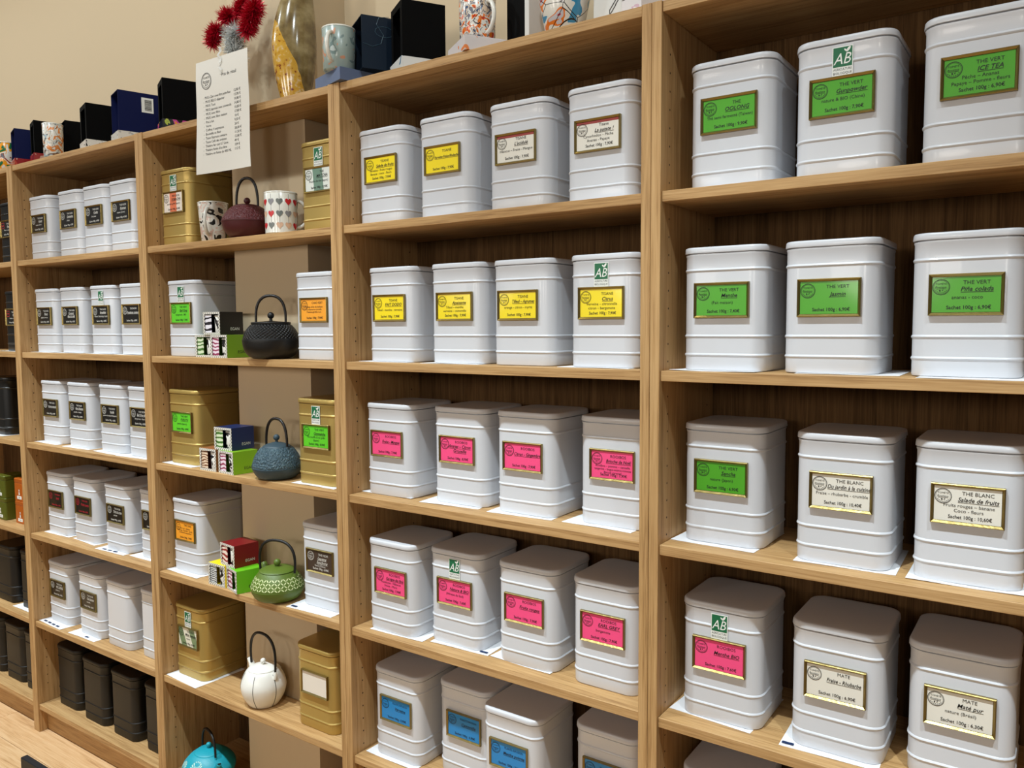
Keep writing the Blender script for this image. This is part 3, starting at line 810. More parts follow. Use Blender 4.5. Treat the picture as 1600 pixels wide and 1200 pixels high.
# ------------------------------------------------------------------ mugs
def blotch(name, base, colours, scale, lines=None, edge=0.03):
    m = newmat(name, base, 0.25, coat=0.25)
    v = coords(m, (scale, scale, scale), rand=7.0)
    no = N(m, 'ShaderNodeTexNoise'); no.inputs['Scale'].default_value = 1.0; no.inputs['Detail'].default_value = 1.5; no.inputs['Distortion'].default_value = 0.8
    L(m, v, no.inputs['Vector'])
    c = ramp(m, no.outputs['Fac'], colours, 'CONSTANT')
    if lines:
        vo = N(m, 'ShaderNodeTexVoronoi', feature='DISTANCE_TO_EDGE'); vo.inputs['Scale'].default_value = 0.9
        L(m, v, vo.inputs['Vector'])
        lt = N(m, 'ShaderNodeMath', operation='LESS_THAN'); lt.inputs[1].default_value = edge; L(m, vo.outputs['Distance'], lt.inputs[0])
        mx = N(m, 'ShaderNodeMix', data_type='RGBA'); L(m, lt.outputs[0], mx.inputs[0]); L(m, c, mx.inputs[6]); mx.inputs[7].default_value = lin(lines)
        c = mx.outputs[2]
    L(m, c, bsdf(m).inputs['Base Color']); return m
W_ = (228, 224, 214)
MAT['china'] = newmat('white_china', (228, 226, 216), 0.22, coat=0.3)
MAT['mug_ink'] = blotch('black_blotch_china', W_, [(0, (24, 22, 22)), (.42, W_), (.56, (222, 190, 176)), (.64, W_)], 42)
MAT['mug_multi'] = blotch('many_coloured_china', W_, [(0, (190, 40, 34)), (.36, (232, 120, 40)), (.43, W_), (.52, (120, 120, 132)), (.57, (220, 196, 170)), (.63, (60, 80, 110))], 58, (60, 50, 50), .014)
MAT['mug_orange'] = blotch('orange_green_china', W_, [(0, (24, 110, 62)), (.40, (240, 160, 30)), (.50, W_), (.60, (150, 70, 50)), (.66, (110, 120, 130))], 34)
MAT['mug_abstract'] = blotch('abstract_patch_china', W_, [(0, (60, 140, 180)), (.38, W_), (.52, (226, 120, 40)), (.56, (200, 196, 200)), (.61, (186, 48, 60)), (.65, (150, 150, 160))], 24, (26, 24, 24), .014)
MAT['mug_grey'] = blotch('grey_green_china', (160, 176, 170), [(0, (206, 150, 120)), (.38, (160, 176, 170)), (.62, (120, 140, 138)), (.68, (200, 208, 204))], 36)
MAT['mug_pale'] = blotch('pale_figured_china', W_, [(0, (226, 140, 70)), (.40, W_), (.58, (170, 190, 200)), (.64, (120, 84, 60))], 48, (70, 64, 60), .014)
MAT['figure'] = blotch('black_figure_china', (236, 234, 226), [(0, (26, 24, 24)), (.45, (236, 234, 226))], 55)

def mug(label, x, y, z, r, h, mat, hang=0.0, taper=0.94, handle=True, cat='mug', group=None, rz=0.0, name='mug'):
    root = thing(name, label, cat, (x, y, z), rz, group)
    g = G(); t = 0.003
    g.lathe([(r*taper*0.90, 0), (r*taper, 0.003), (r*(taper+1)/2, h*0.5), (r, h-0.002), (r-t*0.5, h), (r-t, h-0.002), (r*taper-t, 0.006), (0.001, 0.005)], 36, cap1=True)
    obj('cup', g.make('cup', mat, True, 50), root)
    g = G(); g.lathe([(r-t*0.1, h-0.0032), (r+0.0006, h-0.003), (r+0.0004, h-0.0006), (r-t*0.5, h+0.0005), (r-t*1.1, h-0.001)], 36, cap0=False, cap1=False)
    obj('rim', g.make('rim', 'china', True, 60), root)
    if handle:
        pts = []
        for k in range(13):
            q = -PI/2+PI*k/12
            rr_ = r*0.93+h*0.26*math.cos(q)
            pts.append((rr_*math.cos(hang), rr_*math.sin(hang), h*0.50+h*0.32*math.sin(q)))
        g = G(); g.tube(pts, 0.0046, 10); obj('handle', g.make('handle', 'china', True, 60), root)
    return root
mug('white mug with black and pink blots, handle to the front, left of the maroon teapot', -1.352, .062, 1.6879, .0405, .110, 'mug_ink', -0.95, .80, group='mugs on the shelves')
hm = mug('white mug printed with strings of red and grey hearts', -1.051, .050, 1.6879, .0415, .106, 'china', 0.8, .96, group='mugs on the shelves')
for mm, c in (('heart_red', (200, 40, 48)), ('heart_grey', (134, 134, 138)), ('heart_stripe', (216, 178, 150)), ('heart_dark', (110, 116, 112))): MAT[mm] = newmat(mm, c, 0.35)
g = G()
cols = [[0, 2, 0], [1, 0, 3], [3, 3, 2], [0, 1, 2]]
for j in range(12):
    a0 = -1.06 + (j-5.5)*0.545
    col = cols[j % 4]
    def cyl(u, z_, off=0.0006):
        r = .0415*(0.96+0.04*z_/.106)+off; a = a0+u/r
        return (r*math.cos(a), r*math.sin(a), z_)
    V = [cyl(-.0004, .012, .0004), cyl(.0004, .012, .0004), cyl(.0004, .099, .0004), cyl(-.0004, .099, .0004)]
    g.add(V, [(0, 1, 2, 3)], 1)
    for k, zc in enumerate((.080, .050, .021)):
        V = []
        for q in range(18):
            b = 2*PI*q/18
            u = 16*math.sin(b)**3/16*.0088; vv = (13*math.cos(b)-5*math.cos(2*b)-2*math.cos(3*b)-math.cos(4*b))/16*.0098
            V.append(cyl(-u, zc+vv))
        g.add(V, [tuple(range(18))], col[k])
pr = obj('heart_print', g.make('heart_print', ['heart_red', 'heart_grey', 'heart_stripe', 'heart_dark']), hm)

# ------------------------------------------------------------------ small cup boxes
for nm_, a_, b_, sc_ in (('liner_green', (214, 226, 190), (70, 112, 44), 22), ('liner_pink', (236, 218, 228), (150, 60, 90), 24), ('liner_black', (232, 228, 236), (30, 26, 34), 18), ('liner_brown', (230, 206, 178), (120, 72, 40), 34), ('liner_red', (240, 222, 208), (150, 40, 40), 22), ('liner_grey', (214, 216, 214), (60, 62, 66), 44)):
    m = newmat(nm_, a_, 0.5); v = coords(m, (sc_, sc_, sc_), rand=4.0)
    wv = N(m, 'ShaderNodeTexWave'); wv.inputs['Scale'].default_value = 1.2; wv.inputs['Distortion'].default_value = 6.0; wv.bands_direction = 'Z'
    L(m, v, wv.inputs['Vector']); c = ramp(m, wv.outputs['Fac'], [(0, a_), (.62, b_)], 'CONSTANT'); L(m, c, bsdf(m).inputs['Base Color']); MAT[nm_] = m
for nm_, c_ in (('carton_green', (112, 152, 34)), ('carton_black', (18, 16, 16)), ('carton_navy', (18, 38, 84)), ('carton_lime', (132, 182, 32)), ('carton_red', (122, 14, 20)), ('carton_yellow', (244, 216, 20)), ('carton_brown', (150, 92, 52)), ('carton_bright', (106, 190, 30))):
    MAT[nm_] = newmat(nm_, c_, 0.42)
m = newmat('dashed_border', (230, 226, 214), 0.5); v = coords(m, (230, 230, 230)); ck = N(m, 'ShaderNodeTexChecker'); ck.inputs['Scale'].default_value = 1.0
ck.inputs['Color1'].default_value = lin((234, 230, 220)); ck.inputs['Color2'].default_value = lin((150, 146, 136)); L(m, v, ck.inputs['Vector']); L(m, ck.outputs['Color'], bsdf(m).inputs['Base Color']); MAT['dashed'] = m
BW, BD, BH = .074, .074, .062
def cup_box(label, x, y, z, rz, outer, liner, text=True, cuplabel=''):
    root = thing('cup_box', label, 'box', (x, y, z), rz, 'small boxed cups beside the teapots')
    g = G(); t = .0018; w2, d2 = BW/2, BD/2
    g.box((-w2, -d2, 0), (w2, d2, t)); g.box((-w2, -d2, BH-t), (w2, d2, BH))
    g.box((-w2, -d2, t), (-w2+t, d2, BH-t)); g.box((w2-t, -d2, t), (w2, d2, BH-t)); g.box((-w2+t, d2-t, t), (w2-t, d2, BH-t))
    ct = obj('carton', g.make('carton', outer), root)
    if text:
        g = G(); P, F = TXT[('EGAN', 'n')]; k = .011
        V = [(w2+.0003, .010+p[0]*k, .012+p[1]*k) for p in P]; g.add(V, F)
        obj('lettering', g.make('lettering', 'ink_white' if outer in ('carton_black', 'carton_navy', 'carton_red') else 'ink'), ct)
    g = G(); R = []
    for ins, yy in ((0, -d2-.0002), (0, -d2-.0012), (.006, -d2-.0012), (.006, -d2-.0002)):
        a, b = w2-ins, BH-ins; R.append([(-a, yy, ins), (a, yy, ins), (a, yy, b), (-a, yy, b)])
    g.rings(R, cap0=False, cap1=False)
    obj('front_border', g.make('front_border', 'dashed'), root)
    g = G(); g.box((-w2+t, -d2+.0015, t), (-w2+t+.032, -d2+.0021, BH-t)); g.box((-w2+t, d2-t-.0008, t), (w2-t, d2-t, BH-t)); g.box((-w2+t+.032, -d2+.0021, t), (w2-t, d2-t-.001, t+.0005))
    obj('patterned_liner', g.make('patterned_liner', liner), root)
    c, s = math.cos(rz), math.sin(rz); lx, ly = .0155, -d2+.0225
    mug('small white cup with black figure inside the ' + cuplabel, x+c*lx-s*ly, y+s*lx+c*ly, z+t+.0006, .0195, .050, 'figure', handle=False, cat='cup', group='cups inside the small boxes', name='espresso_cup')
z2, z3, z4 = SH[1]+.0004, SH[2]+.0004, SH[3]+.0004
cup_box('green cup box with swirl liner, lower left box by the black teapot', -1.3555, .058, z2, 0, 'carton_green', 'liner_green', cuplabel='left green box by the black teapot')
cup_box('green cup box with pink liner, touching the black teapot', -1.2745, .050, z2, -.03, 'carton_green', 'liner_pink', cuplabel='right green box by the black teapot')
cup_box('black cup box stacked on the two green boxes', -1.312, .055, z2+BH+.0005, .0, 'carton_black', 'liner_black', cuplabel='stacked black box')
cup_box('brown cup box, lower left box by the slate blue teapot', -1.345, .052, z3, .0, 'carton_brown', 'liner_brown', cuplabel='brown box')
cup_box('lime cup box beside the slate blue teapot', -1.258, .050, z3, -.10, 'carton_lime', 'liner_pink', cuplabel='lime box by the slate blue teapot')
cup_box('navy cup box stacked above the lime and brown boxes', -1.283, .058, z3+BH+.0005, .02, 'carton_navy', 'liner_green', cuplabel='stacked navy box')
cup_box('yellow topped cup box, lower left box by the green teapot', -1.322, .052, z4, .0, 'carton_yellow', 'liner_grey', cuplabel='yellow topped box')
cup_box('bright green cup box under the red box, beside the green teapot', -1.238, .046, z4, -.28, 'carton_bright', 'liner_pink', cuplabel='bright green box')
cup_box('dark red cup box stacked above the yellow and green boxes', -1.272, .056, z4+BH+.0005, -.12, 'carton_red', 'liner_red', cuplabel='stacked dark red box')

# ------------------------------------------------------------------ olive and orange caddies at far left
MAT['caddy_olive'] = tinmat('olive_tinplate', (92, 98, 26), 0.4, 0.2)
MAT['caddy_orange'] = tinmat('orange_tinplate', (190, 96, 22), 0.4, 0.2)
def caddy(label, x, y, z, mat):
    root = thing('tea_caddy', label, 'tin', (x, y, z), 0, 'small square caddies at the far left')
    w_, h_ = .082, .084
    g = G(); g.rings([rrect(w_-.003, w_-.003, .006, 0, 3), rrect(w_, w_, .007, .0015, 3), rrect(w_, w_, .007, h_-.018, 3), rrect(w_-.002, w_-.002, .006, h_-.0172, 3), rrect(w_-.002, w_-.002, .006, h_-.016, 3)])
    obj('body', g.make('body', mat, True, 40), root)
    g = G(); g.rings([rrect(w_, w_, .007, h_-.0158, 3), rrect(w_+.001, w_+.001, .007, h_-.015, 3), rrect(w_+.001, w_+.001, .007, h_-.002, 3), rrect(w_-.003, w_-.003, .006, h_, 3)])
    obj('lid', g.make('lid', mat, True, 40), root)
    g = G(); g.box((-.017, -w_/2-.0008, .008), (.017, -w_/2, .019)); lb = obj('label_card', g.make('label_card', 'ab_white'), root)
    g = G(); put(g, '5 94', 'n', 0, .0105, .008, .026, 0, -w_/2-.001); obj('lettering', g.make('lettering', 'ink'), lb)
    g = G(); yy = -w_/2-.0006
    disc2(g, 0, .040, .0035, .0045, yy, 0, 10); g.add([(-.005, yy, .023), (.005, yy, .023), (.0035, yy, .034), (-.0035, yy, .034)], [(0, 1, 2, 3)])
    obj('emblem', g.make('emblem', 'ink_white'), root, label='small pale figure emblem')
cz = SH[3]+.0005
caddy('olive green square caddy, lower one of its stack', -2.700, .082, cz, 'caddy_olive')
caddy('olive green square caddy, upper one of its stack', -2.700, .082, cz+.0845, 'caddy_olive')
caddy('orange square caddy, lower one of its stack', -2.560, .090, cz, 'caddy_orange')
caddy('orange square caddy, upper one of its stack', -2.560, .090, cz+.0845, 'caddy_orange')

# ------------------------------------------------------------------ gift boxes and mugs on top
TOP = H+.0004
MAT['sleeve_black'] = newmat('black_sleeve', (4, 4, 4), 0.7, spec=0.08)
MAT['sleeve_navy'] = newmat('navy_sleeve', (8, 18, 66), 0.55, spec=0.15)
MAT['sleeve_petrol'] = newmat('petrol_sleeve', (10, 26, 42), 0.45, spec=0.2)
MAT['sleeve_white'] = newmat('white_sleeve', (216, 214, 208), 0.5)
MAT['tray_white'] = blotch('white_figured_card', W_, [(0, (40, 40, 44)), (.36, W_), (.66, (190, 186, 180))], 60)
MAT['tray_blue'] = blotch('white_blue_card', (222, 224, 222), [(0, (30, 98, 140)), (.36, (222, 224, 222))], 22)
MAT['tray_red'] = blotch('red_card', (150, 26, 26), [(0, (200, 160, 140)), (.38, (150, 26, 26)), (.62, (190, 70, 50))], 30)
MAT['tray_garden'] = blotch('bright_garden_card', (24, 22, 22), [(0, (176, 190, 70)), (.38, (24, 22, 22)), (.58, (196, 70, 150)), (.66, (226, 140, 40))], 20)
MAT['tray_slate'] = newmat('slate_blue_card', (92, 106, 136), 0.5)
MAT['tray_pale'] = blotch('pale_flowered_card', (222, 216, 216), [(0, (236, 140, 80)), (.34, (222, 216, 216)), (.62, (206, 170, 186))], 30)
MAT['inner_grey'] = newmat('grey_board', (150, 148, 150), 0.7)

def gift_box(label, cx, cy, ang, w_, d_, h_, sleeve, tray, mugmat=None, muglabel='', hole=True, barcode=False, z=TOP, th=.030, group='mug gift boxes on top of the bookcases'):
    """near right front corner stands at cx,cy; open front looks left"""
    c, s = math.cos(ang), math.sin(ang)
    lx, ly = w_/2, -d_/2
    x, y = cx-(c*lx-s*ly), cy-(s*lx+c*ly)
    root = thing('gift_box', label, 'box', (x, y, z), ang, group)
    if tray:
        g = G(); e = .003
        g.box((-w_/2-e, -d_/2-e, 0), (w_/2+e, d_/2+e, .002))
        for a, b in (((-w_/2-e, -d_/2-e, .002), (w_/2+e, -d_/2-e+.002, th)), ((-w_/2-e, d_/2+e-.002, .002), (w_/2+e, d_/2+e, th)), ((-w_/2-e, -d_/2-e+.002, .002), (-w_/2-e+.002, d_/2+e-.002, th)), ((w_/2+e-.002, -d_/2-e+.002, .002), (w_/2+e, d_/2+e-.002, th))): g.box(a, b)
        obj('base_tray', g.make('base_tray', tray), root)
    z0 = .0025 if tray else 0
    t = .002; g = G()
    g.box((-w_/2, -d_/2, h_-t), (w_/2, d_/2, h_)); g.box((-w_/2, -d_/2, z0), (-w_/2+t, d_/2, h_-t)); g.box((w_/2-t, -d_/2, z0), (w_/2, d_/2, h_-t)); g.box((-w_/2+t, d_/2-t, z0), (w_/2-t, d_/2, h_-t))
    if hole:
        g.box((-w_/2+t, -d_/2, h_-.014), (w_/2-t, -d_/2+.0012, h_-t)); g.box((-w_/2+t, -d_/2, z0), (-w_/2+.014, -d_/2+.0012, h_-.014)); g.box((w_/2-.014, -d_/2, z0), (w_/2-t, -d_/2+.0012, h_-.014))
    sl = obj('sleeve', g.make('sleeve', sleeve), root)
    if hole:
        g = G(); V = []
        for q in range(11):
            a = PI*q/10; V.append((-.0+.018*math.cos(a), -d_/2-.0003, h_-.030+.016*math.sin(a)))
        g.box((-w_/2+t, d_/2-t-.001, z0), (w_/2-t, d_/2-t, h_-t))
        obj('inner_board', g.make('inner_board', 'inner_grey'), root)
    if barcode:
        g = G(); xx = w_/2+.0005; yc, zc = d_/2-.032, h_-.035
        g.box((w_/2, yc-.017, zc-.022), (xx, yc+.017, zc+.022)); st = obj('sticker', g.make('sticker', 'ab_white'), sl)
        g = G(); rnd = random.Random(3)
        zz = zc-.016
        while zz < zc+.016:
            hgt = rnd.choice((.0006, .0011, .0016)); g.box((xx, yc-.008, zz), (xx+.0002, yc+.012, zz+hgt)); zz += hgt+rnd.choice((.0007, .0012))
        obj('barcode', g.make('barcode', 'ink'), st)
    if mugmat:
        mug(muglabel, x, y, z+z0+.0005, .036, min(.098, h_-.020), mugmat, -PI/2-.6, handle=False, group='mugs on top of the bookcases')
    return root
A17 = -math.radians(17)
mug('orange and green patterned mug at the far left end of the top', -2.532, .055, TOP+.0005, .040, .100, 'mug_orange', 0.9, handle=False, group='mugs on top of the bookcases')
gift_box('navy gift box on a red tray, first box from the left on top', -2.405, .024, A17, .085, .100, .132, 'sleeve_navy', 'tray_red', None, hole=False)
gift_box('black gift box showing an orange mug, second box from the left on top', -2.262, .022, A17, .078, .085, .138, 'sleeve_black', 'tray_red', 'mug_pale', 'orange topped mug inside the second box from the left')
mug('tall mug with orange rim and grey figures between two black boxes', -2.160, .034, TOP+.0005, .031, .110, 'mug_pale', 0.9, handle=False, group='mugs on top of the bookcases')
gift_box('black gift box right behind the tall orange rimmed mug', -2.172, .080, A17, .072, .092, .136, 'sleeve_black', 'tray_pale', None, hole=False)
gift_box('black gift box left of the navy box with barcode', -1.926, .022, A17, .090, .105, .142, 'sleeve_black', 'tray_white', 'mug_ink', 'white mug inside the black box left of the barcoded box')
gift_box('navy gift box with white barcode sticker on a white figured tray', -1.738, .020, A17, .085, .115, .150, 'sleeve_navy', 'tray_white', 'mug_ink', 'white mug inside the navy barcoded box', hole=False, barcode=True)
gift_box('black gift box on a bright garden tray, left of the price sheet', -1.508, .020, -math.radians(24), .085, .125, .144, 'sleeve_black', 'tray_garden', 'mug_grey', 'grey mug inside the black box beside the price sheet')
# petrol box with its tray and mug set out in front
A30 = -math.radians(30)
g = G(); w_, d_, th = .125, .115, .028
g.box((-w_/2, -d_/2, 0), (w_/2, d_/2, .003))
for a, b in (((-w_/2, -d_/2, .003), (w_/2, -d_/2+.002, th)), ((-w_/2, d_/2-.002, .003), (w_/2, d_/2, th)), ((-w_/2, -d_/2+.002, .003), (-w_/2+.002, d_/2-.002, th)), ((w_/2-.002, -d_/2+.002, .003), (w_/2, d_/2-.002, th))): g.box(a, b)
g.box((-w_/2+.002, -d_/2+.002, th-.004), (w_/2-.002, d_/2-.002, th-.001))
thing('box_tray', 'slate blue box lid under the grey green mug, beside the vase', 'box', (-.804, .0585, TOP), -math.radians(16), None, g.make('box_tray', 'tray_slate'))
mug('grey green mug standing on the slate blue box lid', -.797, .020, TOP+.0276, .0385, .098, 'mug_grey', -1.2, handle=True, group='mugs on top of the bookcases')
g = G(); w_, d_, h_ = .100, .090, .118; t = .002
g.box((-w_/2, -d_/2, h_-t), (w_/2, d_/2, h_)); g.box((-w_/2, -d_/2, 0), (-w_/2+t, d_/2, h_-t)); g.box((w_/2-t, -d_/2, 0), (w_/2, d_/2, h_-t)); g.box((-w_/2+t, d_/2-t, 0), (w_/2-t, d_/2, h_-t)); g.box((-w_/2+t, -d_/2+.001, 0), (w_/2-t, d_/2-t, t))
root = thing('gift_box', 'petrol blue open gift box leaning behind the grey green mug', 'box', (-.747, .087, TOP+.0284), A30, 'mug gift boxes on top of the bookcases')
sl = obj('sleeve', g.make('sleeve', 'sleeve_petrol'), root)
MAT['petrol_line'] = newmat('petrol_drawing', (52, 84, 100), 0.4)
g = G(); xx = w_/2+.0006
g.tube([(xx, -.042, .055), (xx, -.02, .050), (xx, .0, .058), (xx, .006, .078), (xx, -.01, .1), (xx, -.004, .116), (xx, .02, .12)], .0005, 5)
g.tube([(xx, .008+.022*math.cos(q*.55), .085+.012*math.sin(q*.55)) for q in range(12)], .0005, 5)
obj('drawing', g.make('drawing', 'petrol_line'), sl)
gift_box('black open gift box on a white and blue tray, right of the grey green mug', -.602, .022, -math.radians(31), .085, .100, .152, 'sleeve_black', 'tray_blue', 'mug_pale', 'orange figured mug inside the black box on the blue tray')
# many coloured mug on a pale lid, black box behind
g = G(); w_, d_, th = .105, .110, .030
g.box((-w_/2, -d_/2, 0), (w_/2, d_/2, th-.002)); g.box((-w_/2+.002, -d_/2+.002, th-.002), (w_/2-.002, d_/2-.002, th))
thing('box_tray', 'pale flowered box lid under the many coloured mug', 'box', (-.424, .070, TOP), -math.radians(32), None, g.make('box_tray', 'tray_pale'))
mug('many coloured mug standing on the pale flowered box lid', -.434, .072, TOP+.0306, .0395, .100, 'mug_multi', -.35, handle=True, group='mugs on top of the bookcases')
g = G(); g.box((0, 0, 0), (.078, .09, .19), bev=.001)
root = thing('gift_box', 'tall black gift box behind the many coloured mug', 'box', (-.372, .092, TOP), -math.radians(20), 'mug gift boxes on top of the bookcases')
obj('sleeve', g.make('sleeve', 'sleeve_black'), root)
g = G(); g.box((.0782, -.001, 0), (.0802, .091, .19)); g.box((.066, -.002, 0), (.0802, -.001, .19)); obj('white_edge', g.make('white_edge', 'sleeve_white'), root)
mug('large mug with patches of blue, orange and red, at the front edge', -.214, .062, TOP+.0005, .0580, .112, 'mug_abstract', 0.5, .62, handle=False, group='mugs on top of the bookcases')
g = G(); g.box((0, 0, 0), (.070, .075, .17), bev=.001)
root = thing('gift_box', 'white gift box with black line doodles, right end of the top', 'box', (-.150, .062, TOP), -math.radians(12), 'mug gift boxes on top of the bookcases')
sl = obj('sleeve', g.make('sleeve', 'sleeve_white'), root)
g = G(); yy = -.0006
rnd = random.Random(5)
for k in range(6):
    x0_, z0_ = rnd.uniform(.015, .055), rnd.uniform(.02, .14)
    pts = [(x0_+.012*math.cos(q*.9+k)*(1+.3*math.sin(q*2)), yy, z0_+.014*math.sin(q*.9)) for q in range(8)]
    g.tube(pts, .0007, 5)
obj('doodle', g.make('doodle', 'ink'), sl)
gift_box('black gift box in a pale tray at the right end of the top', -.028, .018, -math.radians(25), .05, .085, .15, 'sleeve_black', 'tray_pale', None, hole=False)

# ------------------------------------------------------------------ vase
m = newmat('marbled_glaze', (96, 84, 52), 0.16, coat=0.5)
tc = N(m, 'ShaderNodeTexCoord'); v = tc.outputs['Object']
n1 = N(m, 'ShaderNodeTexNoise'); n1.inputs['Scale'].default_value = 26; n1.inputs['Detail'].default_value = 6; L(m, v, n1.inputs['Vector'])
base = ramp(m, n1.outputs['Fac'], [(.32, (84, 66, 36)), (.5, (126, 108, 70)), (.66, (156, 140, 100))])
sp = N(m, 'ShaderNodeSeparateXYZ'); L(m, v, sp.inputs[0])
n3 = N(m, 'ShaderNodeTexNoise'); n3.inputs['Scale'].default_value = 14; L(m, v, n3.inputs['Vector'])
a1 = N(m, 'ShaderNodeMath', operation='MULTIPLY_ADD'); a1.inputs[1].default_value = 0.40; L(m, sp.outputs[2], a1.inputs[0]); L(m, sp.outputs[0], a1.inputs[2])
a2 = N(m, 'ShaderNodeMath', operation='MULTIPLY_ADD'); a2.inputs[1].default_value = 0.03; L(m, n3.outputs['Fac'], a2.inputs[0]); L(m, a1.outputs[0], a2.inputs[2])
lt = N(m, 'ShaderNodeMath', operation='LESS_THAN'); lt.inputs[1].default_value = 0.052; L(m, a2.outputs[0], lt.inputs[0])
vo = N(m, 'ShaderNodeTexNoise'); vo.inputs['Scale'].default_value = 75; vo.inputs['Detail'].default_value = 4; L(m, v, vo.inputs['Vector'])
yel = ramp(m, vo.outputs['Fac'], [(.0, (60, 18, 16)), (.34, (120, 40, 24)), (.40, (198, 150, 52)), (.56, (206, 162, 66)), (.66, (214, 190, 150))])
mx = N(m, 'ShaderNodeMix', data_type='RGBA'); L(m, lt.outputs[0], mx.inputs[0]); L(m, base, mx.inputs[6]); L(m, yel, mx.inputs[7])
L(m, mx.outputs[2], bsdf(m).inputs['Base Color']); MAT['vase'] = m
root = thing('vase', 'tall marbled brown and ochre pod-shaped vase on the bookcase top', 'vase', (-1.012, .070, TOP), math.radians(50))
prof = smoothprof([(.028, 0), (.032, .004), (.043, .05), (.0505, .10), (.053, .14), (.050, .19), (.042, .24), (.030, .285), (.018, .315)], 4)
g = G(); R = []
for r, z in prof:
    ring = []
    lean = .022*(max(0, z-.12)/.2)**2
    for j in range(40):
        a = 2*PI*j/40
        k = 1+.10*max(0, math.cos(a-(-.35)))**10
        ring.append((lean+r*k*math.cos(a), .86*r*k*math.sin(a), z))
    R.append(ring)
g.rings(R, cap1=False)
R2 = []
for r, z in [(.016, .3155), (.013, .30), (.010, .27)]:
    lean = .022*(max(0, z-.12)/.2)**2
    R2.append([(lean+r*math.cos(2*PI*j/40), .86*r*math.sin(2*PI*j/40), z) for j in range(40)])
g.rings([R[-1]] + R2, cap0=False, cap1=True)
obj('body', g.make('body', 'vase', True, 70), root)

# ------------------------------------------------------------------ price sheet and tinsel
SX0, SX1, SZ0, SZ1 = -1.279, -1.068, 1.852, 2.139
def sheet_y(x, z):
    u = (x-SX0)/(SX1-SX0); v = (z-SZ0)/(SZ1-SZ0)
    return -.026 - .010*(1-v)**3*(1-u) + .004*math.sin(u*PI)*(1-v) - .002*math.sin(v*9)*0.5
root = thing('price_sheet', 'white printed price list sheet hanging over the shelf edge below the tinsel', 'sign', (0, 0, 0))
g = G(); nx, nz = 14, 18; V = []; F = []
for s in (0, 1):
    for j in range(nz+1):
        for i in range(nx+1):
            x = SX0+(SX1-SX0)*i/nx; z = SZ0+(SZ1-SZ0)*j/nz
            x += .006*math.sin(j/nz*PI)*0 - .004*math.sin(j/nz*PI)*(1 if i == 0 else 0)
            V.append((x, sheet_y(x, z)+(.0003 if s else 0), z))
n = (nx+1)*(nz+1)
for j in range(nz):
    for i in range(nx):
        a = j*(nx+1)+i; F.append((a, a+1, a+nx+2, a+nx+1)); F.append((a+n, a+nx+1+n, a+nx+2+n, a+1+n))
g.add(V, F); sh = obj('sheet', g.make('sheet', 'sheet_paper', True, 60), root)
g = G()
logo(g, SX0+.042, SZ1-.052, .021, 0)
put(g, 'Prix de rétail', 'n', SX0+.135, SZ1-.050, .0115, None, 0, 0)
for k, (a, b) in enumerate(SIGN):
    zz = SZ1-.096-k*.0103
    put(g, '-  ' + a, 'l', SX0+.026, zz, .0090, .112, 0, 0); put(g, b, 'l', SX0+.150, zz+.001, .0090, .03, 0, 0)
g.V = [(x, sheet_y(x, z)-.0004, z) for x, y, z in g.V]
obj('lettering', g.make('lettering', 'ink'), sh)
g = G(); g.V = []
pts = [(-1.176+.006*math.sin(k*2.2), SZ1-.045+k*.0095) for k in range(8)]
for k in range(7):
    (xa, za), (xb, zb) = pts[k], pts[k+1]
    ya = sheet_y(xa, min(za, SZ1))-.0015-.002*(k % 2); yb = sheet_y(xb, min(zb, SZ1))-.0015-.002*((k+1) % 2)
    g.add([(xa-.004, ya, za), (xa+.004, ya+.001, za), (xb+.004, yb+.001, zb), (xb-.004, yb, zb)], [(0, 1, 2, 3)])
obj('tape_strip', g.make('tape_strip', 'clear_tape', True), root, label='crinkled clear tape strip')

MAT['tinsel_red'] = newmat('red_foil', (196, 16, 44), 0.3, 0.25)
MAT['tinsel_silver'] = newmat('silver_foil', (226, 228, 226), 0.25, 0.35)
MAT['wire'] = newmat('green_wire', (60, 66, 58), 0.5)
root = thing('tinsel_spray', 'red and silver tinsel spray standing above the price sheet', 'decoration', (-1.205, .040, TOP))
def tuft(name, spine, rad, n, mat, seed, wd=.0013):
    rnd = random.Random(seed); g = G()
    for _ in range(n):
        t = rnd.random()*(len(spine)-1); i = min(int(t), len(spine)-2); f = t-i
        c = Vector(spine[i]).lerp(Vector(spine[i+1]), f)
        d = Vector((rnd.gauss(0, 1), rnd.gauss(0, 1), rnd.gauss(0, 1))).normalized()
        q = d.cross(Vector((rnd.random()-.5, rnd.random()-.5, rnd.random()-.5))).normalized()*wd
        ln = rad*rnd.uniform(.6, 1.05); mid = c+d*ln*.5+q*rnd.uniform(-2, 2)
        g.add([c-q, c+q, mid+q, mid-q, c+d*ln], [(0, 1, 2, 3), (3, 2, 4)])
    return obj(name, g.make(name, mat), root, kind='stuff')
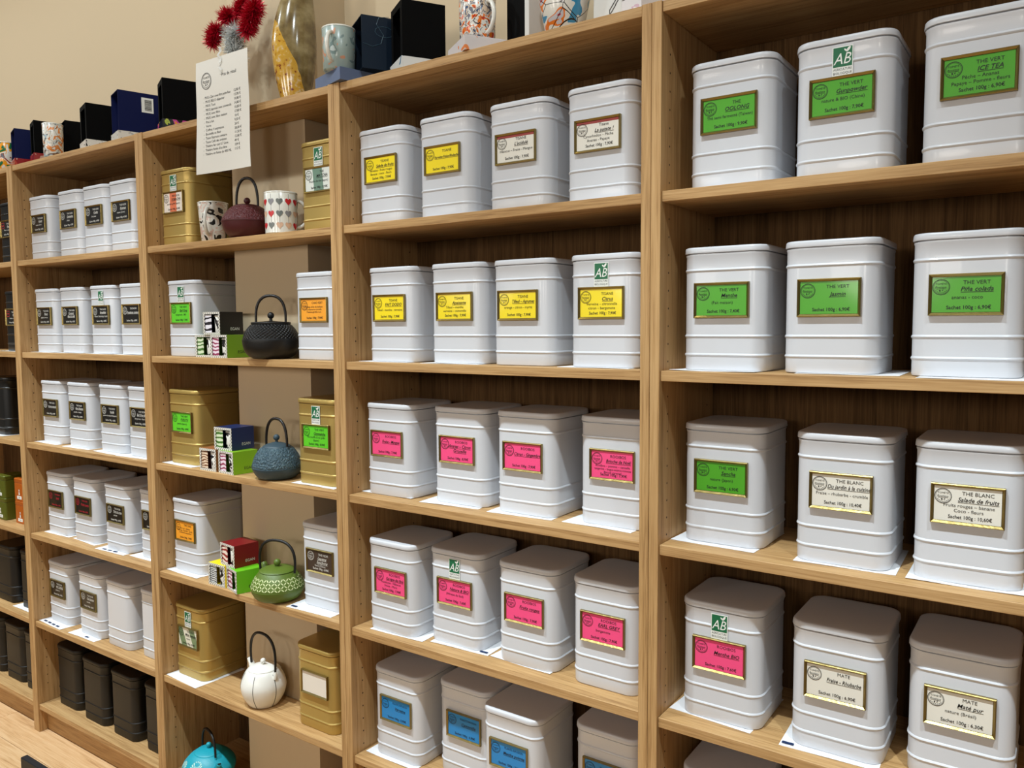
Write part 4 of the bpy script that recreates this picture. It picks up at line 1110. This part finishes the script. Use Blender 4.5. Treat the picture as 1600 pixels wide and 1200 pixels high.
g = G(); g.tube([(0, 0, 0), (.002, 0, .06), (-.004, 0, .12), (.0, 0, .18), (.01, 0, .23)], .0012, 6)
g.tube([(0, 0, .16), (-.03, 0, .20), (-.06, 0, .215), (-.085, 0, .19)], .001, 6); g.tube([(0, 0, .17), (.04, 0, .21), (.07, 0, .23)], .001, 6)
g.lathe([(.03, 0), (.03, .003), (.004, .004)], 16)
obj('wire_stem', g.make('wire_stem', 'wire'), root)
tuft('silver_tinsel', [(-.008, 0, .11), (.004, 0, .15), (-.006, .0, .185), (.012, 0, .21)], .040, 2000, 'tinsel_silver', 1)
tuft('silver_tinsel', [(-.045, .01, .222), (-.06, .012, .232)], .022, 250, 'tinsel_silver', 2)
tuft('silver_tinsel', [(.045, .01, .285), (.065, .012, .30)], .024, 300, 'tinsel_silver', 8)
tuft('red_tinsel', [(-.088, -.004, .196), (-.084, -.004, .222), (-.066, -.004, .228)], .031, 1200, 'tinsel_red', 3)
tuft('red_tinsel', [(-.028, -.006, .252), (-.004, -.006, .250)], .032, 1100, 'tinsel_red', 4)
tuft('red_tinsel', [(.030, -.006, .248), (.046, -.004, .275)], .028, 900, 'tinsel_red', 5)
tuft('red_tinsel', [(.055, -.004, .200), (.075, -.004, .232), (.095, -.004, .255)], .036, 1900, 'tinsel_red', 6)

# ------------------------------------------------------------------ low black rack on the floor in front
MAT['black_steel'] = newmat('black_powder_coat', (30, 31, 36), 0.5, 0.3)
root = thing('floor_stand', 'low black square tube stand, its corner rising at the lower left', 'stand', (-1.662, -.352, 0))
LN, HT, tb = .9, .302, .018
def bar(nm_, a, b):
    g = G(); g.box(a, b, bev=.0016); obj(nm_, g.make(nm_, 'black_steel'), root)
bar('rail', (0, -tb, HT-.034), (LN, 0, HT)); bar('rail', (tb, -tb, .10), (LN-tb, 0, .12))
for lx in (0, LN-tb):
    bar('leg', (lx, -tb, .0125), (lx+tb, 0, HT-.0345)); bar('foot', (lx, -tb-.09, 0), (lx+tb, .09, .012))
